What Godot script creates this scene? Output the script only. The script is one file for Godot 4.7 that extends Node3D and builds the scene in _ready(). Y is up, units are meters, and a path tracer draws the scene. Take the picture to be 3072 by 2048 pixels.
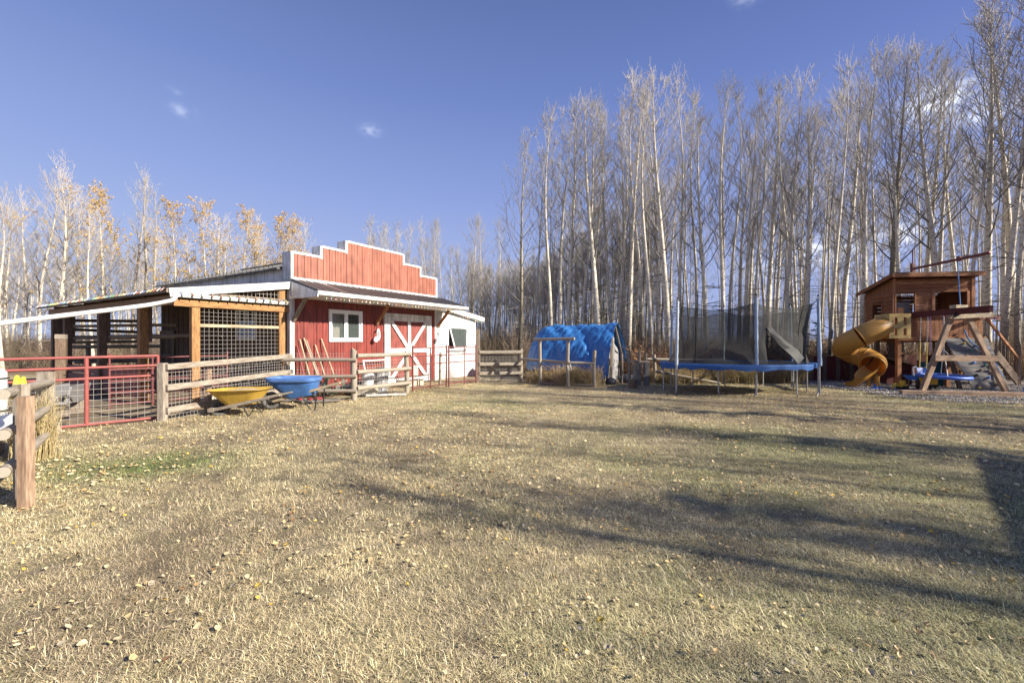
extends Node3D

# ---------------------------------------------------------------- mesh builder
class MB:
	var v := PackedVector3Array()
	var n := PackedVector3Array()
	var uv := PackedVector2Array()
	var c := PackedColorArray()
	var ix := PackedInt32Array()
	var col := Color(1, 1, 1)

	func quad(a: Vector3, b: Vector3, cc: Vector3, d: Vector3, u0 := Vector2(0, 0), u1 := Vector2(1, 1)) -> void:
		var nn := (cc - a).cross(d - b)
		if nn.length_squared() < 1e-14:
			return
		nn = nn.normalized()
		var i := v.size()
		v.append_array(PackedVector3Array([a, b, cc, d]))
		n.append_array(PackedVector3Array([nn, nn, nn, nn]))
		uv.append_array(PackedVector2Array([u0, Vector2(u1.x, u0.y), u1, Vector2(u0.x, u1.y)]))
		c.append_array(PackedColorArray([col, col, col, col]))
		ix.append_array(PackedInt32Array([i, i + 2, i + 1, i, i + 3, i + 2]))

	func tri(a: Vector3, b: Vector3, cc: Vector3) -> void:
		var nn := (b - a).cross(cc - a).normalized()
		var i := v.size()
		v.append_array(PackedVector3Array([a, b, cc]))
		n.append_array(PackedVector3Array([nn, nn, nn]))
		uv.append_array(PackedVector2Array([Vector2(0, 0), Vector2(1, 0), Vector2(0.5, 1)]))
		c.append_array(PackedColorArray([col, col, col]))
		ix.append_array(PackedInt32Array([i, i + 2, i + 1]))

	# a polygon (counter-clockwise, seen from +z of the frame) drawn out from z = 0 to z = length
	func prism(prof: PackedVector2Array, fr: Transform3D, length: float) -> void:
		var k := prof.size()
		var u := (fr.origin.x * 0.37 + fr.origin.y * 0.71 + fr.origin.z * 0.53)
		var vo := fr.origin.x * 0.61 + fr.origin.z * 0.29 + fr.origin.y * 0.17
		for i in k:
			var p := prof[i]
			var q := prof[(i + 1) % k]
			var e := p.distance_to(q)
			quad(fr * Vector3(p.x, p.y, 0), fr * Vector3(q.x, q.y, 0), fr * Vector3(q.x, q.y, length), fr * Vector3(p.x, p.y, length), Vector2(u, vo), Vector2(u + e, vo + length))
			u += e
		var t := Geometry2D.triangulate_polygon(prof)
		for i in range(0, t.size(), 3):
			var a := prof[t[i]]
			var b := prof[t[i + 1]]
			var d := prof[t[i + 2]]
			if (b - a).cross(d - a) < 0:
				var s := b
				b = d
				d = s
			for z in [0.0, length]:
				var nn := fr.basis.z.normalized() * (1.0 if z > 0 else -1.0)
				var j := v.size()
				for p in [a, b, d]:
					v.append(fr * Vector3(p.x, p.y, z))
					n.append(nn)
					uv.append(Vector2(u + p.x, vo + p.y * 0.3))
					c.append(col)
				ix.append_array(PackedInt32Array([j, j + 2, j + 1] if z > 0 else [j, j + 1, j + 2]))

	static func rect(w: float, h: float, ch := 0.0) -> PackedVector2Array:
		var x := w / 2
		var y := h / 2
		if ch <= 0:
			return PackedVector2Array([Vector2(-x, -y), Vector2(x, -y), Vector2(x, y), Vector2(-x, y)])
		return PackedVector2Array([Vector2(-x + ch, -y), Vector2(x - ch, -y), Vector2(x, -y + ch), Vector2(x, y - ch), Vector2(x - ch, y), Vector2(-x + ch, y), Vector2(-x, y - ch), Vector2(-x, -y + ch)])

	static func frame(a: Vector3, b: Vector3, up: Vector3) -> Transform3D:
		var z := (b - a).normalized()
		if absf(z.dot(up)) > 0.99:
			up = Vector3(0, 0, 1) if absf(z.z) < 0.9 else Vector3(1, 0, 0)
		var x := up.cross(z).normalized()
		return Transform3D(Basis(x, z.cross(x), z), a)

	func bar(a: Vector3, b: Vector3, w: float, h: float, ch := 0.0, up := Vector3.UP) -> void:
		prism(rect(w, h, ch), frame(a, b, up), a.distance_to(b))

	func box(o: Vector3, s: Vector3, ch := 0.0) -> void:
		if s.y >= s.x and s.y >= s.z:
			bar(o - Vector3(0, s.y / 2, 0), o + Vector3(0, s.y / 2, 0), s.x, s.z, ch, Vector3(0, 0, 1))
		elif s.x >= s.z:
			bar(o - Vector3(s.x / 2, 0, 0), o + Vector3(s.x / 2, 0, 0), s.z, s.y, ch)
		else:
			bar(o - Vector3(0, 0, s.z / 2), o + Vector3(0, 0, s.z / 2), s.x, s.y, ch)

	func box2(lo: Vector3, hi: Vector3, ch := 0.0) -> void:
		box((lo + hi) / 2, (hi - lo).abs(), ch)

	func tube(pts: PackedVector3Array, rads: PackedFloat32Array, sides: int, caps := false, c0 := Color(1, 1, 1), c1 := Color(1, 1, 1)) -> void:
		var k := pts.size()
		var base := v.size()
		var up := Vector3(0.31, 0.17, 0.93)
		var along := 0.0
		for i in k:
			var z := (pts[mini(i + 1, k - 1)] - pts[maxi(i - 1, 0)]).normalized()
			var x := up.cross(z)
			if x.length_squared() < 1e-6:
				x = Vector3(1, 0, 0).cross(z)
			x = x.normalized()
			var y := z.cross(x)
			up = y
			if i:
				along += pts[i].distance_to(pts[i - 1])
			var cl := c0.lerp(c1, float(i) / (k - 1))
			for j in sides + 1:
				var a := TAU * j / sides
				var nn := x * cos(a) + y * sin(a)
				v.append(pts[i] + nn * rads[i])
				n.append(nn)
				uv.append(Vector2(float(j) / sides, along))
				c.append(cl * col)
		for i in k - 1:
			for j in sides:
				var a := base + i * (sides + 1) + j
				var b := a + sides + 1
				ix.append_array(PackedInt32Array([a, b + 1, a + 1, a, b, b + 1]))
		if caps:
			for e in 2:
				var at := 0 if e == 0 else k - 1
				var nn := (pts[0] - pts[1]).normalized() if e == 0 else (pts[k - 1] - pts[k - 2]).normalized()
				var m := v.size()
				v.append(pts[at])
				n.append(nn)
				uv.append(Vector2(0.5, 0.5))
				c.append(col)
				for j in sides + 1:
					v.append(v[base + at * (sides + 1) + j])
					n.append(nn)
					uv.append(Vector2(0.5 + 0.5 * cos(TAU * j / sides), 0.5 + 0.5 * sin(TAU * j / sides)))
					c.append(col)
				for j in sides:
					if e == 0:
						ix.append_array(PackedInt32Array([m, m + 1 + j, m + 2 + j]))
					else:
						ix.append_array(PackedInt32Array([m, m + 2 + j, m + 1 + j]))

	func rod(a: Vector3, b: Vector3, r: float, sides := 8, caps := true) -> void:
		tube(PackedVector3Array([a, b]), PackedFloat32Array([r, r]), sides, caps)

	func cone(a: Vector3, b: Vector3, r0: float, r1: float, sides := 10) -> void:
		tube(PackedVector3Array([a, b]), PackedFloat32Array([r0, r1]), sides, true)

	func path(pts: PackedVector3Array, r: float, sides := 6) -> void:
		var rr := PackedFloat32Array()
		rr.resize(pts.size())
		rr.fill(r)
		tube(pts, rr, sides, true)

	# a smooth sheet through rows of points
	func sheet(rows: Array, closed := false) -> void:
		var k := rows.size()
		var w: int = rows[0].size()
		var base := v.size()
		for i in k:
			for j in w:
				var j1 := (j + 1) % w if closed else mini(j + 1, w - 1)
				var j0 := (j - 1 + w) % w if closed else maxi(j - 1, 0)
				var du: Vector3 = rows[i][j1] - rows[i][j0]
				var dv: Vector3 = rows[mini(i + 1, k - 1)][j] - rows[maxi(i - 1, 0)][j]
				v.append(rows[i][j])
				n.append(du.cross(dv).normalized())
				uv.append(Vector2(float(j) / (w - 1), float(i) / (k - 1)))
				c.append(col)
		for i in k - 1:
			for j in (w if closed else w - 1):
				var a := base + i * w + j
				var b := base + i * w + (j + 1) % w
				ix.append_array(PackedInt32Array([a, b + w, b, a, a + w, b + w]))

	func ball(o: Vector3, r: Vector3, nu := 10, nv := 6) -> void:
		var rows := []
		for i in nv + 1:
			var a := PI * (0.02 + 0.96 * i / nv) - PI / 2
			var row := []
			for j in nu:
				var b := TAU * j / nu
				row.append(o + Vector3(cos(a) * cos(b), sin(a), -cos(a) * sin(b)) * r)
			rows.append(row)
		sheet(rows, true)

	func ring(o: Vector3, axis: Vector3, R: float, r: float, k := 24, sides := 8) -> void:
		var fr := frame(Vector3.ZERO, axis, Vector3.UP)
		var pts := PackedVector3Array()
		for i in k + 1:
			pts.append(o + fr.basis * Vector3(cos(TAU * i / k), sin(TAU * i / k), 0) * R)
		var base := v.size()
		path(pts, r, sides)

	# welded wire: verticals and horizontals of thin rods
	func wires(o: Vector3, ax: Vector3, ay: Vector3, nx: int, ny: int, r: float) -> void:
		for i in nx + 1:
			rod(o + ax * (float(i) / nx), o + ax * (float(i) / nx) + ay, r, 3, false)
		for j in ny + 1:
			rod(o + ay * (float(j) / ny), o + ay * (float(j) / ny) + ax, r, 3, false)

	func mesh() -> ArrayMesh:
		var m := ArrayMesh.new()
		var a := []
		a.resize(Mesh.ARRAY_MAX)
		a[Mesh.ARRAY_VERTEX] = v
		a[Mesh.ARRAY_NORMAL] = n
		a[Mesh.ARRAY_TEX_UV] = uv
		a[Mesh.ARRAY_COLOR] = c
		a[Mesh.ARRAY_INDEX] = ix
		m.add_surface_from_arrays(Mesh.PRIMITIVE_TRIANGLES, a)
		return m

# ---------------------------------------------------------------- naming
var used := {}
var rng := RandomNumberGenerator.new()
var M := {}
var T := {}

func numbered(called: String, under: Node) -> String:
	var key := str(under.get_instance_id()) + called
	var k: int = used.get(key, 0)
	used[key] = k + 1
	return called if k == 0 else "%s_%03d" % [called, k]

func tag(o: Node, label: String, category: String, group := "") -> Node:
	o.set_meta("label", label)
	o.set_meta("category", category)
	if group:
		o.set_meta("group", group)
	return o

func thing(called: String, label: String, category: String, at := Vector3.ZERO, turn := 0.0, group := "") -> Node3D:
	var o := Node3D.new()
	o.name = numbered(called, self)
	add_child(o)
	o.position = at
	o.rotation.y = turn
	tag(o, label, category, group)
	return o

func part(called: String, mb: MB, m: Material, under: Node = self) -> MeshInstance3D:
	return place(called, mb.mesh(), m, under)

func place(called: String, mesh: Mesh, m: Material, under: Node = self) -> MeshInstance3D:
	var o := MeshInstance3D.new()
	o.name = numbered(called, under)
	o.mesh = mesh
	o.material_override = m
	under.add_child(o)
	return o

func struct(called: String, mb: MB, m: Material) -> MeshInstance3D:
	var o := part(called, mb, m)
	o.set_meta("kind", "structure")
	return o

func copies(called: String, mesh: Mesh, m: Material, where: Array, cols: PackedColorArray, under: Node = self) -> MultiMeshInstance3D:
	var mm := MultiMesh.new()
	mm.transform_format = MultiMesh.TRANSFORM_3D
	mm.use_colors = cols.size() > 0
	mm.mesh = mesh
	mm.instance_count = where.size()
	for i in where.size():
		mm.set_instance_transform(i, where[i])
		if cols.size():
			mm.set_instance_color(i, cols[i])
	var o := MultiMeshInstance3D.new()
	o.name = numbered(called, under)
	o.multimesh = mm
	o.material_override = m
	under.add_child(o)
	o.set_meta("kind", "stuff")
	return o

func dup(o: Node3D, at: Vector3, turn: float, label := "", group := "") -> Node3D:
	var r: Node3D = o.duplicate()
	r.name = numbered(String(o.name).rstrip("0123456789_"), self)
	add_child(r)
	r.position = at
	r.rotation.y = turn
	if label:
		r.set_meta("label", label)
	if group:
		r.set_meta("group", group)
	return r

# metres right of the camera, above the lawn, and away from it
func P(x: float, h: float, d: float) -> Vector3:
	return Vector3(x, h, -d)

func pts(list: Array) -> PackedVector3Array:
	return PackedVector3Array(list)

func smooth(list: Array, per := 6) -> PackedVector3Array:
	var cv := Curve3D.new()
	for i in list.size():
		var t: Vector3 = (list[mini(i + 1, list.size() - 1)] - list[maxi(i - 1, 0)]) / 6.0
		cv.add_point(list[i], -t, t)
	var out := PackedVector3Array()
	for i in list.size() - 1:
		for k in per:
			out.append(cv.sample(i, float(k) / per))
	out.append(list[-1])
	return out

# ---------------------------------------------------------------- materials
func L(r: float, g: float, b: float) -> Color:
	return Color(r, g, b).linear_to_srgb()

func mat(key: String, col: Color, rough := 0.8, tex := "", more := {}) -> StandardMaterial3D:
	var m := StandardMaterial3D.new()
	m.resource_name = key
	m.albedo_color = col
	m.roughness = rough
	if tex:
		m.albedo_texture = T[tex]
	for k in more:
		m.set(k, more[k])
	M[key] = m
	return m

func noise(sd: int, freq: float, oct := 4, kind := FastNoiseLite.TYPE_SIMPLEX_SMOOTH) -> FastNoiseLite:
	var f := FastNoiseLite.new()
	f.seed = sd
	f.frequency = freq
	f.noise_type = kind
	f.fractal_octaves = oct
	return f

func image_tex(w: int, h: int, fn: Callable) -> ImageTexture:
	var b := PackedByteArray()
	b.resize(w * h * 3)
	var i := 0
	for y in h:
		for x in w:
			var cc: Color = fn.call(x, y)
			b[i] = int(clampf(cc.r, 0, 1) * 255)
			b[i + 1] = int(clampf(cc.g, 0, 1) * 255)
			b[i + 2] = int(clampf(cc.b, 0, 1) * 255)
			i += 3
	return ImageTexture.create_from_image(Image.create_from_data(w, h, false, Image.FORMAT_RGB8, b))

func make_textures() -> void:
	var f1 := noise(3, 0.05)
	var f2 := noise(4, 0.011, 3)
	T.grain = image_tex(128, 512, func(x, y):
		var s = x * TAU / 128.0
		var a := f1.get_noise_3d(cos(s) * 34.0, sin(s) * 34.0, y * 0.35)
		var b := f2.get_noise_3d(cos(s) * 60.0, sin(s) * 60.0, y * 0.6)
		var g := 0.86 + a * 0.20 + b * 0.16
		return Color(g, g * (0.98 + 0.04 * b), g * (0.96 + 0.06 * b)))
	var f3 := noise(7, 0.03, 4)
	var f4 := noise(8, 0.09, 3)
	T.bark = image_tex(128, 512, func(x, y):
		var s = x * TAU / 128.0
		var cx := cos(s)
		var sx := sin(s)
		var a := f3.get_noise_3d(cx * 16.0, sx * 16.0, y * 2.6)
		var b := f4.get_noise_3d(cx * 7.0, sx * 7.0, y * 1.6)
		var g := 0.92 + a * 0.16
		if b > 0.28:
			g *= lerpf(1.0, 0.32, clampf((b - 0.28) * 7.0, 0, 1))
		return Color(g, g * 0.975, g * 0.93))
	var f5 := noise(11, 0.02, 5)
	T.dirty = ImageTexture.create_from_image(seamless(f5, 512, 0.80, 1.0))
	var f6 := noise(17, 0.055, 4)
	var f7 := noise(18, 0.012, 3)
	T.streak = image_tex(256, 256, func(x, y):
		var s = x * TAU / 256.0
		var v = y * TAU / 256.0
		var g := 0.86 + 0.22 * f6.get_noise_3d(cos(s) * 40.0, sin(s) * 40.0, sin(v) * 7.0) + 0.13 * f7.get_noise_3d(cos(s) * 40.0, sin(v) * 40.0, cos(v) * 40.0 + sin(s) * 40.0)
		return Color(g, g * 0.99, g * 0.97))
	T.lawn = lawn_tex()
	T.bump = ImageTexture.create_from_image(seamless(noise(13, 0.035, 5), 512, 0.0, 1.0))

func seamless(f: FastNoiseLite, size: int, lo: float, hi: float) -> Image:
	var im := f.get_seamless_image(size, size)
	im.convert(Image.FORMAT_RGB8)
	var b := im.get_data()
	for i in b.size():
		b[i] = int(255.0 * lerpf(lo, hi, b[i] / 255.0))
	return Image.create_from_data(size, size, false, Image.FORMAT_RGB8, b)

func lawn_tex() -> ImageTexture:
	var a := noise(21, 0.012, 4).get_seamless_image(1024, 1024)
	var b := noise(22, 0.11, 3).get_seamless_image(1024, 1024)
	var d := noise(23, 0.28, 2).get_seamless_image(1024, 1024)
	a.convert(Image.FORMAT_L8)
	b.convert(Image.FORMAT_L8)
	d.convert(Image.FORMAT_L8)
	var da := a.get_data()
	var db := b.get_data()
	var dd := d.get_data()
	var o := PackedByteArray()
	o.resize(da.size() * 3)
	for i in da.size():
		var x := da[i] / 255.0
		var y := db[i] / 255.0
		var z := dd[i] / 255.0
		var g := 0.50 + 0.22 * x + 0.28 * (y - 0.2) + 0.36 * (z - 0.3)
		g = clampf(g, 0.2, 1.0)
		o[i * 3] = int(255 * g)
		o[i * 3 + 1] = int(255 * g * lerpf(0.96, 1.0, y))
		o[i * 3 + 2] = int(255 * g * lerpf(0.90, 1.0, x))
	return ImageTexture.create_from_image(Image.create_from_data(1024, 1024, false, Image.FORMAT_RGB8, o))

func make_materials() -> void:
	var vc := {"vertex_color_use_as_albedo": true}
	var wood := func(key: String, col: Color, rough := 0.85): mat(key, col, rough, "grain", {"uv1_scale": Vector3(4, 0.7, 1)})
	wood.call("grey_wood", L(0.37, 0.325, 0.265))
	wood.call("old_wood", L(0.30, 0.25, 0.19))
	wood.call("pale_wood", L(0.54, 0.45, 0.31))
	wood.call("orange_wood", L(0.40, 0.22, 0.085))
	wood.call("brown_wood", L(0.40, 0.275, 0.185))
	wood.call("stained_wood", L(0.33, 0.135, 0.055))
	wood.call("stained_wood_light", L(0.46, 0.215, 0.10))
	wood.call("red_wood", L(0.12, 0.022, 0.018))
	wood.call("dark_wood", L(0.18, 0.125, 0.09))
	wood.call("dark_post", L(0.20, 0.14, 0.095))
	wood.call("log_wood", L(0.40, 0.355, 0.285))
	mat("log_end", L(0.38, 0.33, 0.26), 0.9, "dirty")
	var tri := {"uv1_triplanar": true, "uv1_scale": Vector3(0.6, 0.6, 0.6)}
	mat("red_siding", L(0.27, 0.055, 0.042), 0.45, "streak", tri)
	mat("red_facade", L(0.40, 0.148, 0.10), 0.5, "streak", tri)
	mat("red_door", L(0.29, 0.072, 0.058), 0.6, "streak", tri)
	mat("white_trim", L(0.88, 0.88, 0.87), 0.5, "streak", tri)
	mat("white_wall", L(0.86, 0.85, 0.83), 0.6, "streak", tri)
	mat("roof_metal", L(0.13, 0.125, 0.125), 0.38, "dirty", {"uv1_triplanar": true, "metallic": 0.35})
	mat("vinyl", L(0.82, 0.82, 0.82), 0.4)
	mat("pane", Color(0.55, 0.6, 0.58, 0.22), 0.04, "", {"transparency": BaseMaterial3D.TRANSPARENCY_ALPHA, "metallic_specular": 0.6})
	mat("curtain", L(0.24, 0.21, 0.18), 0.9)
	mat("galvanised", L(0.50, 0.50, 0.50), 0.45, "dirty", {"metallic": 0.5, "uv1_triplanar": true})
	mat("wire", L(0.46, 0.43, 0.39), 0.5, "", {"metallic": 0.2})
	mat("red_pipe", L(0.34, 0.090, 0.075), 0.45, "dirty", tri)
	mat("dull_red_pipe", L(0.20, 0.055, 0.05), 0.55, "dirty", tri)
	mat("dark_steel", L(0.06, 0.055, 0.05), 0.5, "", {"metallic": 0.5})
	mat("rubber", L(0.035, 0.034, 0.033), 0.8, "dirty", tri)
	mat("tyre", L(0.13, 0.125, 0.115), 0.85, "dirty", tri)
	mat("yellow_steel", L(0.58, 0.37, 0.06), 0.5, "dirty", tri)
	mat("tub_dirt", L(0.46, 0.38, 0.26), 0.9, "dirty", tri)
	mat("blue_plastic", L(0.055, 0.16, 0.40), 0.42, "dirty", tri)
	mat("blue_rim", L(0.10, 0.22, 0.52), 0.42, "dirty", tri)
	mat("tarp", L(0.05, 0.215, 0.56), 0.30, "dirty", {"uv1_triplanar": true, "heightmap_enabled": true, "heightmap_texture": T.bump, "heightmap_scale": 2.0, "uv1_scale": Vector3(1.1, 1.1, 1.1)})
	mat("grey_tarp", L(0.40, 0.39, 0.38), 0.45, "dirty", {"uv1_triplanar": true, "heightmap_enabled": true, "heightmap_texture": T.bump, "heightmap_scale": 3.0})
	mat("dark_tarp", L(0.10, 0.10, 0.115), 0.5, "dirty", {"uv1_triplanar": true, "heightmap_enabled": true, "heightmap_texture": T.bump, "heightmap_scale": 3.0})
	mat("sleeve", L(0.33, 0.43, 0.58), 0.55, "dirty", tri)
	mat("sleeve_pale", L(0.50, 0.58, 0.66), 0.55, "dirty", tri)
	mat("pad", L(0.022, 0.13, 0.42), 0.6, "dirty", {"uv1_triplanar": true, "heightmap_enabled": true, "heightmap_texture": T.bump, "heightmap_scale": 1.5, "uv1_scale": Vector3(2, 2, 2)})
	mat("net", Color(0.25, 0.25, 0.24, 0.66), 0.9, "", {"transparency": BaseMaterial3D.TRANSPARENCY_ALPHA})
	mat("net_flap", Color(0.50, 0.50, 0.48, 0.6), 0.9, "", {"transparency": BaseMaterial3D.TRANSPARENCY_ALPHA})
	mat("jump_mat", L(0.03, 0.03, 0.03), 0.8)
	mat("black", L(0.02, 0.02, 0.02), 0.7)
	mat("slide", L(0.66, 0.345, 0.07), 0.42, "dirty", {"uv1_triplanar": true, "backlight_enabled": true, "backlight": L(0.30, 0.13, 0.02), "uv1_scale": Vector3(1.4, 1.4, 1.4)})
	mat("slide_panel", L(0.66, 0.46, 0.17), 0.4, "dirty", tri)
	mat("rope_white", L(0.6, 0.58, 0.55), 0.8)
	mat("rope_blue", L(0.06, 0.19, 0.42), 0.8)
	mat("rope_yellow", L(0.62, 0.45, 0.08), 0.7)
	mat("swing_blue", L(0.055, 0.16, 0.62), 0.5, "dirty", tri)
	mat("toy_yellow", L(0.75, 0.45, 0.04), 0.45)
	mat("toy_blue", L(0.03, 0.17, 0.60), 0.4)
	mat("teal", L(0.012, 0.09, 0.11), 0.6, "dirty", tri)
	mat("hose_green", L(0.05, 0.22, 0.15), 0.5)
	mat("hose_yellow", L(0.80, 0.62, 0.05), 0.5)
	mat("red_plastic", L(0.22, 0.03, 0.03), 0.5)
	mat("bucket", L(0.78, 0.78, 0.76), 0.45, "dirty", tri)
	mat("tan_box", L(0.62, 0.56, 0.43), 0.8, "dirty", tri)
	mat("rock", L(0.36, 0.31, 0.26), 0.9, "dirty", tri)
	mat("board_grey", L(0.24, 0.23, 0.215), 0.9, "grain", {"uv1_scale": Vector3(4, 0.6, 1)})
	mat("bulb_wire", L(0.02, 0.03, 0.02), 0.6)
	var bc := [L(0.55, 0.42, 0.14), L(0.42, 0.16, 0.12), L(0.20, 0.38, 0.20), L(0.70, 0.64, 0.48), L(0.18, 0.24, 0.42), L(0.50, 0.27, 0.12)]
	for i in 6:
		mat("bulb%d" % i, bc[i], 0.2, "", {"clearcoat_enabled": true})
	mat("ground", Color(1, 1, 1), 0.95, "lawn", {"vertex_color_use_as_albedo": true, "uv1_triplanar": true, "uv1_world_triplanar": true, "uv1_scale": Vector3(0.36, 0.36, 0.36), "heightmap_enabled": true, "heightmap_texture": T.lawn, "heightmap_scale": 3.0})
	mat("gravel", L(0.36, 0.32, 0.29), 0.95, "lawn", {"uv1_triplanar": true, "uv1_world_triplanar": true, "uv1_scale": Vector3(0.9, 0.9, 0.9), "heightmap_enabled": true, "heightmap_texture": T.lawn, "heightmap_scale": 4.0})
	mat("tint", Color(1, 1, 1), 0.9, "", vc)
	mat("blade", Color(1, 1, 1), 0.75, "", {"vertex_color_use_as_albedo": true, "backlight_enabled": true, "backlight": Color(0.35, 0.35, 0.3)})
	mat("leaf", Color(1, 1, 1), 0.6, "", {"vertex_color_use_as_albedo": true, "backlight_enabled": true, "backlight": Color(0.45, 0.4, 0.3)})
	mat("bark", Color(1, 1, 1), 0.85, "bark", {"vertex_color_use_as_albedo": true, "uv1_scale": Vector3(1, 0.42, 1)})
	mat("twig", Color(1, 1, 1), 0.85, "", vc)

# ---------------------------------------------------------------- the scene
const EXPOSURE := 2.2

func _ready() -> void:
	rng.seed = 20241
	var cam := Camera3D.new()
	cam.name = "camera"
	cam.position = Vector3(0, 1.6, 0)
	cam.rotation_degrees.x = -0.18
	cam.fov = 77.32
	cam.far = 900
	cam.near = 0.05
	add_child(cam)
	var we := WorldEnvironment.new()
	we.name = "environment"
	var env := Environment.new()
	env.background_mode = Environment.BG_SKY
	env.sky = Sky.new()
	env.sky.sky_material = sky_material()
	env.tonemap_mode = Environment.TONE_MAPPER_LINEAR
	env.tonemap_exposure = EXPOSURE
	env.sdfgi_enabled = true
	env.ssao_enabled = true
	env.ssil_enabled = true
	we.environment = env
	add_child(we)
	var sun := DirectionalLight3D.new()
	sun.name = "sun"
	sun.light_color = Color(1.0, 0.965, 0.91)
	sun.light_energy = 1.6
	sun.light_angular_distance = 0.5
	sun.shadow_enabled = true
	add_child(sun)
	sun.look_at_from_position(Vector3(0.812, 0.469, 0.344) * 50.0, Vector3.ZERO)

	make_textures()
	make_materials()
	ground()
	gravel_bed()
	house()
	barn()
	lean_to()
	shed()
	trees()
	fences()
	tarp_shelter()
	trampoline()
	playset()
	near_left()
	yard_things()
	light_strings()
	undergrowth()
	lawn_grass()
	fallen_leaves()

func sky_material() -> PanoramaSkyMaterial:
	var w := 2048
	var h := 1024
	var data := PackedFloat32Array()
	data.resize(w * h * 3)
	var keys := [[0.0, 0.43, 0.52, 0.82], [9.0, 0.38, 0.475, 0.81], [18.0, 0.27, 0.365, 0.73], [29.0, 0.168, 0.25, 0.58], [38.0, 0.122, 0.188, 0.455], [60.0, 0.08, 0.14, 0.38], [90.0, 0.07, 0.13, 0.38]]
	# small wisps of cloud: azimuth right of the view, elevation, half width, half height, strength
	var wisps := [[-37.7, 23.0, 0.9, 0.45, 0.13], [-38.3, 24.6, 0.5, 0.25, 0.08], [-18.3, 25.0, 1.0, 0.55, 0.15], [29.0, 35.5, 1.3, 0.7, 0.3], [45.0, 21.5, 2.4, 1.3, 0.62], [48.0, 19.5, 2.2, 0.9, 0.3], [36.5, 9.5, 3.0, 1.3, 0.6], [42.5, 10.5, 2.0, 1.2, 0.45], [30.0, 8.0, 2.2, 0.9, 0.3], [-66.0, 14.0, 7.0, 1.6, 0.15], [80.0, 12.0, 8.0, 2.6, 0.4], [130.0, 16.0, 9.0, 3.0, 0.4], [-130.0, 14.0, 9.0, 2.6, 0.35], [178.0, 11.0, 10.0, 2.4, 0.4]]
	var f := noise(5, 0.9, 5)
	var ex := 1.0 / EXPOSURE
	for y in h / 2 + 1:
		var el := 90.0 - 180.0 * (y + 0.5) / h
		var e := clampf(el, 0, 90)
		var k := 0
		while k < keys.size() - 2 and keys[k + 1][0] < e:
			k += 1
		var t: float = clampf((e - keys[k][0]) / (keys[k + 1][0] - keys[k][0]), 0, 1)
		var br := lerpf(keys[k][1], keys[k + 1][1], t) * ex
		var bg := lerpf(keys[k][2], keys[k + 1][2], t) * ex
		var bb := lerpf(keys[k][3], keys[k + 1][3], t) * ex
		var near := []
		for c in wisps:
			if absf(el - c[1]) < c[3] * 3.0:
				near.append(c)
		for x in w:
			var az := 360.0 * (x + 0.5) / w
			if az > 180:
				az -= 360
			var s := 1.0 - 0.15 * sin(deg_to_rad(az - 10.0))
			var cs := cos(deg_to_rad(el)) * cos(deg_to_rad(az - 113.0)) * 0.883 + sin(deg_to_rad(el)) * 0.469
			var glow := 1.0 + 1.6 * exp((cs - 1.0) * 14.0)
			var r := br * s * glow
			var g := bg * s * (0.1 + 0.9 * glow)
			var b := bb * (0.6 + 0.4 * s) * (0.35 + 0.65 * glow)
			for c in near:
				var dx: float = (az - c[0]) / c[2]
				var dy: float = (el - c[1]) / c[3]
				var q := dx * dx + dy * dy
				if q < 7.0:
					var a: float = exp(-q) * c[4] * clampf(0.7 + 1.5 * f.get_noise_2d(az * 0.8, el * 1.7), 0, 1.4)
					r = lerpf(r, 0.86, a)
					g = lerpf(g, 0.88, a)
					b = lerpf(b, 0.93, a)
			var i := (y * w + x) * 3
			data[i] = r
			data[i + 1] = g
			data[i + 2] = b
	for i in range((h / 2 + 1) * w * 3, data.size(), 3):
		data[i] = 0.22
		data[i + 1] = 0.19
		data[i + 2] = 0.14
	var p := PanoramaSkyMaterial.new()
	p.panorama = ImageTexture.create_from_image(Image.create_from_data(w, h, false, Image.FORMAT_RGBF, data.to_byte_array()))
	return p

# ---------------------------------------------------------------- ground
var gn1 := noise(31, 0.16, 3)
var gn2 := noise(32, 0.05, 3)
var gn3 := noise(33, 0.45, 3)

func ground_h(x: float, d: float) -> float:
	return gn1.get_noise_2d(x, d) * 0.03 * smoothstep(1.0, 4.0, d) - 0.008

func dryness(x: float, d: float) -> Color:
	# straw, with greener and browner patches that follow no light
	var a := gn2.get_noise_2d(x * 1.7, d * 1.7)
	var b := gn3.get_noise_2d(x, d)
	var straw := Color(0.84, 0.71, 0.43)
	var green := Color(0.44, 0.445, 0.21)
	var brown := Color(0.49, 0.385, 0.245)
	var g := clampf(lerpf(-0.06, 0.16, smoothstep(-2.0, 5.0, x)) + 0.75 * a + 0.75 * b, 0, 0.8)
	g = maxf(g, 0.8 * exp(-(pow((x + 5.0) / 1.5, 2) + pow((d - 5.6) / 0.9, 2))) * (0.6 + b))
	g = clampf(g + 0.22 * smoothstep(1.0, 7.0, x) * smoothstep(14.0, 6.0, d), 0, 0.8)
	var c := straw.lerp(green, g)
	# one patch near the gate is still green
	c = c.lerp(Color(0.23, 0.33, 0.075), clampf(exp(-(pow((x + 4.9) / 0.9, 2) + pow((d - 5.5) / 0.6, 2))) * (0.7 + 1.2 * b), 0, 0.8))
	return c.lerp(brown, clampf(lerpf(0.02, 0.2, smoothstep(-2.0, 5.0, x)) - 1.0 * a + 1.1 * gn3.get_noise_2d(x + 40.0, d), 0, 0.85))

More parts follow.
